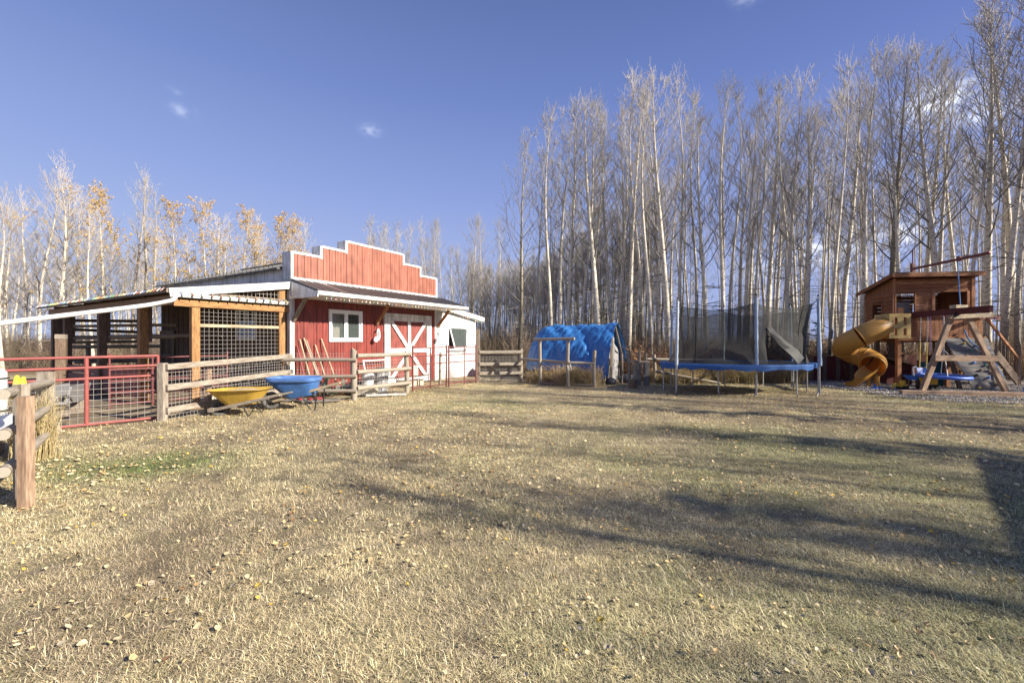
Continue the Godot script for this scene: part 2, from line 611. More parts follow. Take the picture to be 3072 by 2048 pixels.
func ground() -> void:
	var xs := []
	var ds := []
	var x := 0.0
	var st := 0.3
	while x < 600:
		xs.append(x)
		if x > 0:
			xs.push_front(-x)
		if x > 16:
			st *= 1.25
		x += st
	var d := -6.0
	st = 0.3
	while d < 620:
		ds.append(d)
		if d > 19:
			st *= 1.25
		d += st
	for k in [-9.0, -20.0, -60.0, -200.0]:
		ds.push_front(k)
	var v := PackedVector3Array()
	var c := PackedColorArray()
	var ix := PackedInt32Array()
	var n := PackedVector3Array()
	for dd in ds:
		for xx in xs:
			var hh := ground_h(xx, dd)
			v.append(P(xx, hh, dd))
			var e := 0.1
			n.append(Vector3(hh - ground_h(xx + e, dd), e, ground_h(xx, dd + e) - hh).normalized())
			var cl := dryness(xx, dd)
			# under the trees: brown litter of old leaves
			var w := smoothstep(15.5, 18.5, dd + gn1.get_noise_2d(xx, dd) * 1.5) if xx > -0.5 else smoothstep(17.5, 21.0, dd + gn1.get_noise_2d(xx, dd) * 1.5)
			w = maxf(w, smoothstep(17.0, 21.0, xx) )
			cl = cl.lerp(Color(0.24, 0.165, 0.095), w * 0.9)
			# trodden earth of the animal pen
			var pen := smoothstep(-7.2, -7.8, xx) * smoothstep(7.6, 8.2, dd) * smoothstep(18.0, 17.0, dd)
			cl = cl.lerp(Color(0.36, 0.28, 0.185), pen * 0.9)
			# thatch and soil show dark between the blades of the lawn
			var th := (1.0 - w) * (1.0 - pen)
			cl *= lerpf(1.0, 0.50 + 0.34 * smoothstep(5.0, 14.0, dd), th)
			c.append(cl)
	var w := xs.size()
	for j in ds.size() - 1:
		for i in w - 1:
			var a := j * w + i
			ix.append_array(PackedInt32Array([a, a + w, a + 1, a + 1, a + w, a + w + 1]))
	var mb := MB.new()
	mb.v = v
	mb.n = n
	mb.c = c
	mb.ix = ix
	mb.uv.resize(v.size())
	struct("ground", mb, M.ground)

func gravel_bed() -> void:
	var mb := MB.new()
	var poly := PackedVector2Array([Vector2(10.5, 14.4), Vector2(10.95, 13.2), Vector2(10.75, 12.4), Vector2(10.9, 11.7), Vector2(11.5, 11.1), Vector2(12.6, 10.5), Vector2(16, 9.6), Vector2(22, 9.2), Vector2(22, 17.5), Vector2(11, 17.4), Vector2(10.5, 16)])
	var inside := func(p): return Geometry2D.is_point_in_polygon(p, poly)
	var x := 10.4
	while x < 22.2:
		var d := 9.0
		while d < 17.6:
			if inside.call(Vector2(x + 0.1, d + 0.1)):
				var y := func(a, b): return ground_h(a, b) + 0.014
				mb.quad(P(x, y.call(x, d), d), P(x + 0.2, y.call(x + 0.2, d), d), P(x + 0.2, y.call(x + 0.2, d + 0.2), d + 0.2), P(x, y.call(x, d + 0.2), d + 0.2))
			d += 0.2
		x += 0.2
	struct("gravel_bed", mb, M.gravel)
	var st := MB.new()
	st.ball(Vector3.ZERO, Vector3(0.022, 0.012, 0.018), 5, 3)
	var w := []
	var cs := PackedColorArray()
	while w.size() < 9000:
		var p := Vector2(rng.randf_range(10.4, 18), rng.randf_range(9.4, 16))
		if not inside.call(p + Vector2(rng.randf_range(-0.15, 0.15), rng.randf_range(-0.15, 0.15))):
			continue
		w.append(Transform3D(Basis(Vector3.UP, rng.randf() * TAU).scaled(Vector3.ONE * rng.randf_range(0.5, 1.25)), P(p.x, ground_h(p.x, p.y) + 0.02, p.y)))
		var g := rng.randf_range(0.22, 0.55)
		cs.append(Color(g, g * 0.91, g * rng.randf_range(0.74, 0.86)))
	var o := copies("gravel", st.mesh(), M.tint, w, cs)
	tag(o, "loose grey gravel under the wooden playset and swing frame", "gravel")

func house() -> void:
	# a shed beside the lawn, past the right edge; its corner shades the grass there
	var t := thing("garden_shed", "plain pale garden shed beside the lawn, past the photo's right edge", "shed", P(11.6, 0, 3.5), deg_to_rad(-43.4))
	var mb := MB.new()
	mb.box2(Vector3(0, 0, 0), Vector3(3, 3.0, 4.5))
	part("wall", mb, M.white_wall, t)
	mb = MB.new()
	mb.box2(Vector3(-0.05, 3.0, -0.05), Vector3(3.1, 3.08, 4.6))
	part("roof", mb, M.roof_metal, t)

# ---------------------------------------------------------------- barn
const BARN_AT := Vector3(-6.18, 0, -11.9)
const BARN_TURN := 1.0341

# ribbed sheet metal, ribs upright, in the plane z = z0, facing +z
func ribbed(mb: MB, x0: float, x1: float, y0: float, y1: float, z0: float, step := 0.102, rib := 0.021) -> void:
	var x := x0
	var last := Vector2(x0, 0)
	var prof := [last]
	var k := ceili(x0 / step - 0.001)
	while k * step < x1 - 0.03:
		var c := k * step
		if c > x0 + 0.03:
			var big := rib if k % 2 == 0 else rib * 0.45
			prof.append_array([Vector2(c - 0.024, 0), Vector2(c - 0.012, big), Vector2(c + 0.012, big), Vector2(c + 0.024, 0)])
		k += 1
	prof.append(Vector2(x1, 0))
	for i in prof.size() - 1:
		var p: Vector2 = prof[i]
		var q: Vector2 = prof[i + 1]
		mb.quad(Vector3(p.x, y0, z0 + p.y), Vector3(q.x, y0, z0 + q.y), Vector3(q.x, y1, z0 + q.y), Vector3(p.x, y1, z0 + p.y))

# a sloping sheet from (ya, za) up to (yb, zb) with ribs running down it
func roof_sheet(mb: MB, x0: float, x1: float, ya: float, za: float, yb: float, zb: float, th := 0.03, step := 0.228) -> void:
	var s := Vector3(0, yb - ya, zb - za)
	var nn := Vector3(1, 0, 0).cross(s).normalized()
	if nn.y < 0:
		nn = -nn
	var o := Vector3(0, ya, za)
	mb.bar(Vector3((x0 + x1) / 2, ya, za) - nn * th / 2, Vector3((x0 + x1) / 2, yb, zb) - nn * th / 2, x1 - x0, th, 0, nn)
	var k := ceili(x0 / step)
	while k * step < x1:
		var c := Vector3(k * step, 0, 0) + o + nn * 0.009
		mb.bar(c, c + s, 0.04, 0.02, 0.008, nn)
		k += 1

func barn() -> void:
	var t := thing("barn", "red metal barn with stepped false front and white crossed sliding door", "barn", BARN_AT, BARN_TURN)
	var mb: MB
	# front wall sheets round the window (1.2 to 2.44) and the door (3.38 to 5.76)
	var cuts := [0.08, 0.62, 1.2, 1.82, 2.44, 2.91, 3.38, 4.57, 5.76, 6.04]
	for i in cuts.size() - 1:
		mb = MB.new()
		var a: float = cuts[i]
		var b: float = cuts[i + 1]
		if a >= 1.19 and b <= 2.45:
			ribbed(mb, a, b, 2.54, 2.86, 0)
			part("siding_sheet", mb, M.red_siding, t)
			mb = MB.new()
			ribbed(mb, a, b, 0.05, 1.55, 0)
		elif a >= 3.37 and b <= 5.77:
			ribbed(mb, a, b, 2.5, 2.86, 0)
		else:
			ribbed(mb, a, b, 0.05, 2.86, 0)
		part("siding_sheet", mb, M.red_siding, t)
	# framing behind the sheets
	mb = MB.new()
	mb.box2(Vector3(0.05, 0, -0.12), Vector3(1.2, 3.3, -0.03))
	mb.box2(Vector3(2.44, 0, -0.12), Vector3(3.38, 3.3, -0.03))
	mb.box2(Vector3(5.76, 0, -0.12), Vector3(6.05, 3.3, -0.03))
	mb.box2(Vector3(1.2, 0, -0.12), Vector3(2.44, 1.55, -0.03))
	mb.box2(Vector3(1.2, 2.54, -0.12), Vector3(2.44, 3.3, -0.03))
	mb.box2(Vector3(3.38, 2.54, -0.12), Vector3(5.76, 3.3, -0.03))
	part("wall_framing", mb, M.dark_wood, t)
	mb = MB.new()
	mb.box2(Vector3(0.05, 0, -8.3), Vector3(6.05, 3.5, -8.2))
	mb.box2(Vector3(5.95, 0, -8.2), Vector3(6.05, 3.5, -0.12))
	part("wall", mb, M.white_wall, t)
	mb = MB.new()
	mb.tri(Vector3(6.05, 3.5, -8.25), Vector3(0.05, 3.5, -8.25), Vector3(3.05, 4.55, -8.25))
	part("gable", mb, M.white_wall, t)
	mb = MB.new()
	mb.box2(Vector3(0.05, -0.02, -8.2), Vector3(5.95, 0.04, -0.12))
	part("floor_slab", mb, M.tan_box, t)
	# left wall: dark upright boards, seen through the pen
	var z := -0.13
	var k := 0
	var bl := rng.randf()
	while z > -8.2:
		var w := minf(0.19, 8.2 + z)
		if z - w < -1.7 and z > -2.75:
			for yy in [[0.0, 1.62], [2.55, 3.12]]:
				mb = MB.new()
				mb.box2(Vector3(-0.012 - 0.012 * (k % 2), yy[0], z - w + 0.008), Vector3(0.05, yy[1], z))
				part("board", mb, M.dark_wood, t)
		else:
			mb = MB.new()
			mb.box2(Vector3(-0.012 - 0.012 * (k % 2) - 0.004 * rng.randf(), 0, z - w + 0.008), Vector3(0.05, 3.12, z))
			part("board", mb, M.dark_wood, t)
		z -= w
		k += 1
	mb = MB.new()
	mb.box2(Vector3(0, 3.12, -8.25), Vector3(0.05, 3.62, -0.37))
	part("wall_strip", mb, M.white_wall, t)
	# side window in the board wall
	var sw := part("window", frame_box(Vector3(-0.03, 1.62, -2.75), Vector3(-0.03, 2.55, -1.7), 0.07, 0.05), M.vinyl, t)
	mb = MB.new()
	mb.quad(Vector3(-0.03, 1.69, -2.68), Vector3(-0.03, 1.69, -1.77), Vector3(-0.03, 2.48, -1.77), Vector3(-0.03, 2.48, -2.68))
	part("pane", mb, M.pane, sw)
	mb = MB.new()
	mb.box2(Vector3(-0.05, 1.68, -2.25), Vector3(-0.01, 2.49, -2.2))
	part("mullion", mb, M.vinyl, sw)
	# side door near the back of the pen
	var sd := part("side_door", frame_box(Vector3(-0.05, 0.0, -8.15), Vector3(-0.05, 1.95, -7.0), 0.12, 0.06), M.old_wood, t)
	mb = MB.new()
	mb.box2(Vector3(-0.06, 0.95, -8.03), Vector3(-0.025, 1.08, -7.12))
	part("rail", mb, M.old_wood, sd)
	# roof: two metal slopes, ridge from front to back
	for s in [0, 1]:
		for j in 9:
			mb = MB.new()
			var z0 := -0.38 - 0.9 * j
			var z1 := z0 - 0.895
			var ex := -0.16 if s == 0 else 6.26
			var ey := 3.60
			var e := Vector3(ex, ey, 0)
			var r := Vector3(3.05, 4.66, 0)
			var up := Vector3(-(r.y - e.y), (r.x - e.x), 0).normalized() * (1.0 if s == 0 else -1.0)
			mb.bar(e + Vector3(0, 0, (z0 + z1) / 2), r + Vector3(0, 0, (z0 + z1) / 2), absf(z1 - z0), 0.04, 0, up)
			mb.bar(e + up * 0.028 + Vector3(0, 0, z0 - 0.03), r + up * 0.028 + Vector3(0, 0, z0 - 0.03), 0.04, 0.018, 0, up)
			mb.bar(e + up * 0.028 + Vector3(0, 0, z0 - 0.45), r + up * 0.028 + Vector3(0, 0, z0 - 0.45), 0.03, 0.014, 0, up)
			part("roof_panel", mb, M.roof_metal, t)
	mb = MB.new()
	mb.bar(Vector3(3.05, 4.70, -0.38), Vector3(3.05, 4.70, -8.5), 0.22, 0.03)
	part("ridge_cap", mb, M.roof_metal, t)
	# stepped false front
	var steps := [[0.0, 0.92, 4.08], [0.92, 1.80, 4.40], [1.80, 2.63, 4.73], [2.63, 3.46, 4.73], [3.46, 4.29, 4.73], [4.29, 5.18, 4.40], [5.18, 6.1, 4.08]]
	for s in steps:
		mb = MB.new()
		ribbed(mb, s[0] + 0.001, s[1] - 0.001, 3.36, s[2] - 0.02, 0.03)
		part("facade_sheet", mb, M.red_facade, t)
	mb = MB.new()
	for s in steps:
		mb.box2(Vector3(s[0], 3.12, -0.36), Vector3(s[1], s[2] - 0.03, 0.02))
	part("facade_box", mb, M.white_trim, t)
	var outline := [Vector2(0, 3.33), Vector2(0, 4.08), Vector2(0.92, 4.08), Vector2(0.92, 4.40), Vector2(1.80, 4.40), Vector2(1.80, 4.73), Vector2(4.29, 4.73), Vector2(4.29, 4.40), Vector2(5.18, 4.40), Vector2(5.18, 4.08), Vector2(6.1, 4.08), Vector2(6.1, 3.33), Vector2(0, 3.33)]
	for i in outline.size() - 1:
		var a: Vector2 = outline[i]
		var b: Vector2 = outline[i + 1]
		mb = MB.new()
		if absf(a.x - b.x) < 0.01:
			var side := -1.0 if a.x < 3.0 else 1.0
			var lo := minf(a.y, b.y) - (0.035 if i in [0, 11] else 0.07)
			mb.box2(Vector3(a.x + side * 0.02, lo, -0.365), Vector3(a.x - side * 0.055, maxf(a.y, b.y) - 0.002, 0.052))
		elif i == outline.size() - 2:
			mb.box2(Vector3(0.057, 3.30, -0.02), Vector3(6.043, 3.37, 0.05))
		else:
			mb.box2(Vector3(a.x + (0.0575 if a.x < 3 else 0.022), a.y - 0.055, -0.363), Vector3(b.x - (0.022 if b.x < 3 else 0.0575) if i != 5 else b.x - 0.0575, a.y + 0.012, 0.05))
		part("facade_trim", mb, M.white_trim, t)
	# corner boards
	for xx in [[-0.03, 0.10], [6.02, 6.13]]:
		mb = MB.new()
		mb.box2(Vector3(xx[0], 0, -0.14), Vector3(xx[1], 2.80 if xx[0] > 1 else 3.12, 0.025), 0.006)
		part("corner_board", mb, M.white_trim, t)
	# porch roof over the front
	for j in 7:
		mb = MB.new()
		var x0 := -0.02 + 0.936 * j
		roof_sheet(mb, x0, x0 + 0.932, 2.93, 1.24, 3.30, 0.04)
		part("porch_roof_panel", mb, M.roof_metal, t)
	mb = MB.new()
	mb.prism(PackedVector2Array([Vector2(-1.2, 2.81), Vector2(-0.06, 2.81), Vector2(-0.06, 3.24), Vector2(-1.2, 2.89)]), Transform3D(Basis(Vector3(0, 0, -1), Vector3(0, 1, 0), Vector3(1, 0, 0)), Vector3(-0.015, 0, 0)), 0.02)
	mb.prism(PackedVector2Array([Vector2(-1.2, 2.81), Vector2(-0.06, 2.81), Vector2(-0.06, 3.24), Vector2(-1.2, 2.89)]), Transform3D(Basis(Vector3(0, 0, -1), Vector3(0, 1, 0), Vector3(1, 0, 0)), Vector3(6.5, 0, 0)), 0.02)
	part("porch_end", mb, M.white_trim, t)
	mb = MB.new()
	mb.box2(Vector3(-0.02, 2.775, 0.03), Vector3(6.53, 2.80, 1.2))
	part("soffit", mb, M.white_trim, t)
	mb = MB.new()
	mb.prism(PackedVector2Array([Vector2(1.2, 2.79), Vector2(1.27, 2.80), Vector2(1.30, 2.86), Vector2(1.30, 2.90), Vector2(1.2, 2.90)]), Transform3D(Basis(Vector3(0, 0, 1), Vector3(0, 1, 0), Vector3(-1, 0, 0)), Vector3(6.55, 0, 0)), 6.6)
	part("gutter", mb, M.white_trim, t)
	mb = MB.new()
	mb.box2(Vector3(-0.05, 2.745, 0.0), Vector3(-0.022, 2.84, 1.27))
	part("end_fascia", mb, M.white_trim, t)
	for xx in [0.06, 3.02, 6.16]:
		mb = MB.new()
		mb.bar(Vector3(xx, 2.16, 0.06), Vector3(xx, 2.76, 0.62), 0.09, 0.09, 0.008)
		part("bracket", mb, M.old_wood if xx < 1 else M.stained_wood_light, t)
	# front window
	var w := part("window", frame_box(Vector3(1.2, 1.55, 0.015), Vector3(2.44, 2.54, 0.015), 0.085, 0.07), M.vinyl, t)
	for s in [[1.285, 1.80], [1.86, 2.355]]:
		var sash := part("sash", frame_box(Vector3(s[0], 1.635, 0.0), Vector3(s[1], 2.455, 0.0), 0.035, 0.04), M.vinyl, w)
		mb = MB.new()
		mb.quad(Vector3(s[0] + 0.03, 1.66, 0.0), Vector3(s[1] - 0.03, 1.66, 0.0), Vector3(s[1] - 0.03, 2.43, 0.0), Vector3(s[0] + 0.03, 2.43, 0.0))
		part("pane", mb, M.pane, w)
	mb = MB.new()
	mb.box2(Vector3(1.795, 1.63, -0.02), Vector3(1.865, 2.46, 0.035))
	part("mullion", mb, M.vinyl, w)
	mb = MB.new()
	mb.box2(Vector3(1.25, 1.6, -0.22), Vector3(1.85, 2.5, -0.19))
	part("curtain", mb, M.curtain, w)
	# sliding door with white crossed boards
	var dr := part("door", frame_box(Vector3(3.36, 0.02, 0.035), Vector3(5.78, 2.545, 0.035), 0.10, 0.07), M.white_trim, t)
	for s in [[3.46, 4.57], [4.57, 5.68]]:
		mb = MB.new()
		ribbed(mb, s[0], s[1], 0.05, 2.45, 0.012, 0.152, 0.008)
		part("panel", mb, M.red_door, dr)
	mb = MB.new()
	mb.box2(Vector3(3.40, 0, -0.10), Vector3(5.74, 2.5, -0.035))
	part("backing", mb, M.dark_wood, dr)
	var board := func(a: Vector2, b: Vector2, wd: float, zz: float):
		var q := MB.new()
		q.bar(Vector3(a.x, a.y, zz), Vector3(b.x, b.y, zz), wd, 0.03, 0.004, Vector3(0, 0, 1))
		part("board", q, M.white_trim, dr)
	board.call(Vector2(3.55, 0.06), Vector2(3.55, 2.44), 0.16, 0.042)
	board.call(Vector2(5.59, 0.06), Vector2(5.59, 2.44), 0.16, 0.042)
	board.call(Vector2(3.63, 2.36), Vector2(5.51, 2.36), 0.16, 0.042)
	board.call(Vector2(3.63, 0.14), Vector2(5.51, 0.14), 0.16, 0.042)
	board.call(Vector2(3.63, 1.22), Vector2(5.51, 1.22), 0.17, 0.042)
	board.call(Vector2(4.57, 1.305), Vector2(4.57, 2.28), 0.15, 0.042)
	board.call(Vector2(3.66, 2.30), Vector2(4.52, 1.29), 0.14, 0.046)
	board.call(Vector2(5.48, 2.30), Vector2(4.62, 1.29), 0.14, 0.046)
	board.call(Vector2(4.52, 1.15), Vector2(3.66, 0.20), 0.14, 0.046)
	board.call(Vector2(4.62, 1.15), Vector2(5.48, 0.20), 0.14, 0.046)
	mb = MB.new()
	mb.box2(Vector3(4.72, 0.24, 0.03), Vector3(5.02, 0.66, 0.058))
	part("hatch", mb, M.tan_box, dr)
	mb = MB.new()
	mb.box(Vector3(5.70, 1.0, 0.09), Vector3(0.06, 0.16, 0.05), 0.01)
	part("latch", mb, M.orange_wood, dr)

# four bars round a rectangle that is flat in x or in z
func frame_box(lo: Vector3, hi: Vector3, w: float, depth: float) -> MB:
	var mb := MB.new()
	if absf(lo.z - hi.z) < 0.001:
		var d := Vector3(0, 0, depth / 2)
		mb.box2(Vector3(lo.x, lo.y, lo.z) - d, Vector3(lo.x + w, hi.y, lo.z) + d, 0.005)
		mb.box2(Vector3(hi.x - w, lo.y, lo.z) - d, Vector3(hi.x, hi.y, lo.z) + d, 0.005)
		mb.box2(Vector3(lo.x + w, lo.y, lo.z) - d, Vector3(hi.x - w, lo.y + w, lo.z) + d, 0.005)
		mb.box2(Vector3(lo.x + w, hi.y - w, lo.z) - d, Vector3(hi.x - w, hi.y, lo.z) + d, 0.005)
	else:
		var d := Vector3(depth / 2, 0, 0)
		mb.box2(Vector3(lo.x, lo.y, lo.z) - d, Vector3(lo.x, hi.y, lo.z + w) + d)
		mb.box2(Vector3(lo.x, lo.y, hi.z - w) - d, Vector3(lo.x, hi.y, hi.z) + d)
		mb.box2(Vector3(lo.x, lo.y, lo.z + w) - d, Vector3(lo.x, lo.y + w, hi.z - w) + d)
		mb.box2(Vector3(lo.x, hi.y - w, lo.z + w) - d, Vector3(lo.x, hi.y, hi.z - w) + d)
	return mb

# the open animal pen built against the barn's left side
func lean_to() -> void:
	var t := thing("lean_to", "open timber lean-to pen with wire mesh front and white fascia", "lean-to", BARN_AT, BARN_TURN)
	var mb: MB
	for s in [[-2.36, -0.05, M.orange_wood, 0.17], [-0.29, -0.05, M.orange_wood, 0.17]]:
		mb = MB.new()
		mb.box2(Vector3(s[0], 0, s[1] - 0.15), Vector3(s[0] + s[3], 2.42 if s[0] < -1 else 3.05, s[1]), 0.008)
		part("post", mb, s[2], t)
	# posts of the open side, a dark inner board on each
	for s in [2.27, 5.12, 8.18, 9.45]:
		mb = MB.new()
		mb.box2(Vector3(-2.62, 0, -s - 0.09), Vector3(-2.44, 2.5, -s + 0.09), 0.01)
		part("post", mb, M.dark_post if s > 3 else M.orange_wood, t)
		mb = MB.new()
		mb.box2(Vector3(-2.44, 1.55, -s - 0.08), Vector3(-2.36, 2.5, -s + 0.08), 0.01)
		part("post_block", mb, M.dark_post, t)
	for s in [3.9, 9.5]:
		mb = MB.new()
		mb.box2(Vector3(-0.3, 0, -s - 0.08), Vector3(-0.14, 3.0, -s + 0.08), 0.01)
		part("post", mb, M.dark_post, t)
	mb = MB.new()
	mb.box2(Vector3(-2.72, 2.37, -0.10), Vector3(-0.02, 2.52, -0.02), 0.008)
	part("beam", mb, M.orange_wood, t)
	mb = MB.new()
	mb.box2(Vector3(-2.66, 2.42, -9.6), Vector3(-2.58, 2.64, -0.14), 0.008)
	part("beam", mb, M.brown_wood, t)
	mb = MB.new()
	mb.prism(PackedVector2Array([Vector2(-0.02, 2.57), Vector2(0.06, 2.57), Vector2(0.09, 2.63), Vector2(0.09, 2.67), Vector2(-0.02, 2.67)]), Transform3D(Basis(Vector3(0, 0, 1), Vector3(0, 1, 0), Vector3(-1, 0, 0)), Vector3(-0.02, 0, 0)), 2.76)
	part("gutter", mb, M.white_trim, t)
	mb = MB.new()
	mb.bar(Vector3(-2.82, 2.655, 0.02), Vector3(0.02, 3.13, 0.02), 0.04, 0.19, 0.004)
	part("fascia", mb, M.white_trim, t)
	mb = MB.new()
	mb.bar(Vector3(-2.62, 2.70, -0.03), Vector3(-0.1, 2.70, -0.03), 0.04, 0.05)
	part("header", mb, M.old_wood, t)
	# roof sheets
	for j in 10:
		mb = MB.new()
		var z0 := 0.0 - 0.98 * j
		mb.bar(Vector3(-2.84, 2.745, z0 - 0.488), Vector3(-0.02, 3.21, z0 - 0.488), 0.974, 0.03)
		part("roof_panel", mb, M.roof_metal, t)
	mb = MB.new()
	mb.box2(Vector3(-2.87, 2.66, -9.75), Vector3(-2.83, 2.75, 0.0))
	part("eave_trim", mb, M.old_wood, t)
	for j in 7:
		mb = MB.new()
		var zz := -0.6 - 1.45 * j
		mb.bar(Vector3(-2.58, 2.655, zz), Vector3(-0.05, 3.08, zz), 0.045, 0.13)
		part("rafter", mb, M.dark_post, t)
	# wire mesh front, above and below a rail
	mb = MB.new()
	mb.wires(Vector3(-2.19, 1.98, -0.09), Vector3(1.9, 0, 0), Vector3(0, 0.38, 0), 19, 4, 0.0028)
	mb.wires(Vector3(-2.19, 0.05, -0.09), Vector3(1.9, 0, 0), Vector3(0, 1.86, 0), 19, 18, 0.0028)
	part("wire_mesh", mb, M.wire, t)
	mb = MB.new()
	for i in 15:
		var x := -1.7 + 0.1 * i
		mb.rod(Vector3(x, 2.73, -0.09), Vector3(x, 2.62 + 0.168 * (x + 2.82), -0.09), 0.005, 3, false)
	mb.rod(Vector3(-1.5, 2.80, -0.09), Vector3(-0.3, 2.84, -0.09), 0.005, 3, false)
	part("wire_mesh", mb, M.wire, t)
	mb = MB.new()
	mb.box2(Vector3(-2.19, 1.91, -0.11), Vector3(-0.29, 1.985, -0.07), 0.005)
	part("rail", mb, M.pale_wood, t)
	for q in [[2.4, 5.0], [5.25, 8.05], [8.3, 9.4]]:
		for k in 3:
			mb = MB.new()
			mb.box2(Vector3(-2.56, 0.12 + 0.24 * k, -q[1]), Vector3(-2.52, 0.33 + 0.24 * k, -q[0]), 0.004)
			part("red_plank", mb, M.dull_red_pipe, t)
	# rails at the back and along the open side
	for q in [[-2.3, 1.98, -9.5, -0.05, 1.9], [-2.3, 1.70, -9.5, -0.05, 1.75], [-2.3, 1.52, -9.5, -0.05, 1.55], [-2.3, 2.28, -9.5, -0.05, 2.34], [-2.3, 0.9, -9.5, -0.05, 0.85]]:
		mb = MB.new()
		mb.bar(Vector3(q[0], q[1], q[2]), Vector3(q[3], q[4], q[2]), 0.07, 0.11, 0.02)
		part("rail", mb, M.log_wood if q[1] < 1.75 else M.dark_post, t)
	for q in [[2.27, 5.12, 1.75], [5.12, 8.18, 2.1], [5.12, 8.18, 1.7]]:
		mb = MB.new()
		mb.bar(Vector3(-0.7, q[2], -q[0]), Vector3(-2.44, q[2] - 0.05, -q[1]), 0.06, 0.10, 0.02)
		part("rail", mb, M.old_wood, t)
	# white downpipe from the corner, running off to the left
	var dp := thing("downpipe", "long white drain pipe sloping down leftward from the lean-to corner", "pipe")
	mb = MB.new()
	mb.path(smooth([P(-7.42, 2.60, 9.42), P(-7.44, 2.50, 9.38), P(-7.54, 2.44, 9.30), P(-7.9, 2.30, 8.95), P(-8.79, 1.89, 7.33), P(-9.7, 1.45, 5.7)], 5), 0.045, 10)
	part("pipe", mb, M.white_trim, dp)
	mb = MB.new()
	mb.cone(P(-7.42, 2.56, 9.45), P(-7.42, 2.61, 9.45), 0.055, 0.06, 10)
	part("outlet", mb, M.white_trim, dp)
	# behind the pen: plank fence, red feed panels and posts of the corral
	var cf := thing("corral_gate", "dark red steel panel gate standing inside the animal pen", "gate")
	var a := P(-9.35, 0.1, 9.9)
	var b := P(-7.75, 0.1, 11.6)
	for k in 5:
		mb = MB.new()
		mb.rod(a + Vector3(0, 0.27 * k, 0), b + Vector3(0, 0.27 * k, 0), 0.022, 8)
		part("rail", mb, M.dull_red_pipe, cf)
	for q in [0.0, 0.33, 0.66, 1.0]:
		mb = MB.new()
		mb.rod(a.lerp(b, q) - Vector3(0, 0.1, 0), a.lerp(b, q) + Vector3(0, 1.2 if fmod(q, 1.0) == 0 else 1.08, 0), 0.022, 8)
		part("upright", mb, M.dull_red_pipe, cf)
	mb = MB.new()
	mb.wires(a, b - a, Vector3(0, 0.8, 0), 22, 8, 0.005)
	part("wire_mesh", mb, M.dull_red_pipe, cf)
	for q in [[-11.9, 11.25, 1.75, 0.2], [-9.9, 14.2, 1.5, 0.16], [-9.0, 15.6, 1.4, 0.2]]:
		var f := thing("corral_post", ["dark square corral post with pale top beside the lean-to", "pale corral post seen through the lean-to, left one", "wide pale corral post seen through the lean-to, right one"][[1.75, 1.5, 1.4].find(q[2])], "post", P(q[0], 0, q[1]), 0.6)
		mb = MB.new()
		mb.box2(Vector3(-q[3] / 2, 0, -q[3] / 2), Vector3(q[3] / 2, q[2] - 0.12, q[3] / 2), 0.01)
		part("shaft", mb, M.dark_post if q[2] > 1.6 else M.log_wood, f)
		mb = MB.new()
		mb.box2(Vector3(-q[3] / 2, q[2] - 0.12, -q[3] / 2), Vector3(q[3] / 2, q[2], q[3] / 2), 0.01)
		part("post_top", mb, M.grey_wood, f)
	# log rails of the corral behind
	for q in [[-16.0, 15.5, -8.2, 19.5, 1.35], [-16.0, 15.6, -8.2, 19.6, 0.8]]:
		var lr := thing("corral_rail", "long pale log rail of the corral, upper of two" if q[4] > 1 else "long pale log rail of the corral, lower of two", "rail")
		mb = MB.new()
		mb.cone(P(q[0], q[4], q[1]), P(q[2], q[4] + 0.05, q[3]), 0.07, 0.055, 8)
		part("log", mb, M.log_wood, lr)
		for e in [0.04, 0.35, 0.66, 0.97]:
			if q[4] > 1:
				mb = MB.new()
				var c := P(lerpf(q[0], q[2], e), 0, lerpf(q[1], q[3], e) + 0.12)
				mb.rod(c, c + Vector3(0, 1.5, 0), 0.075, 8)
				part("post", mb, M.log_wood, lr)

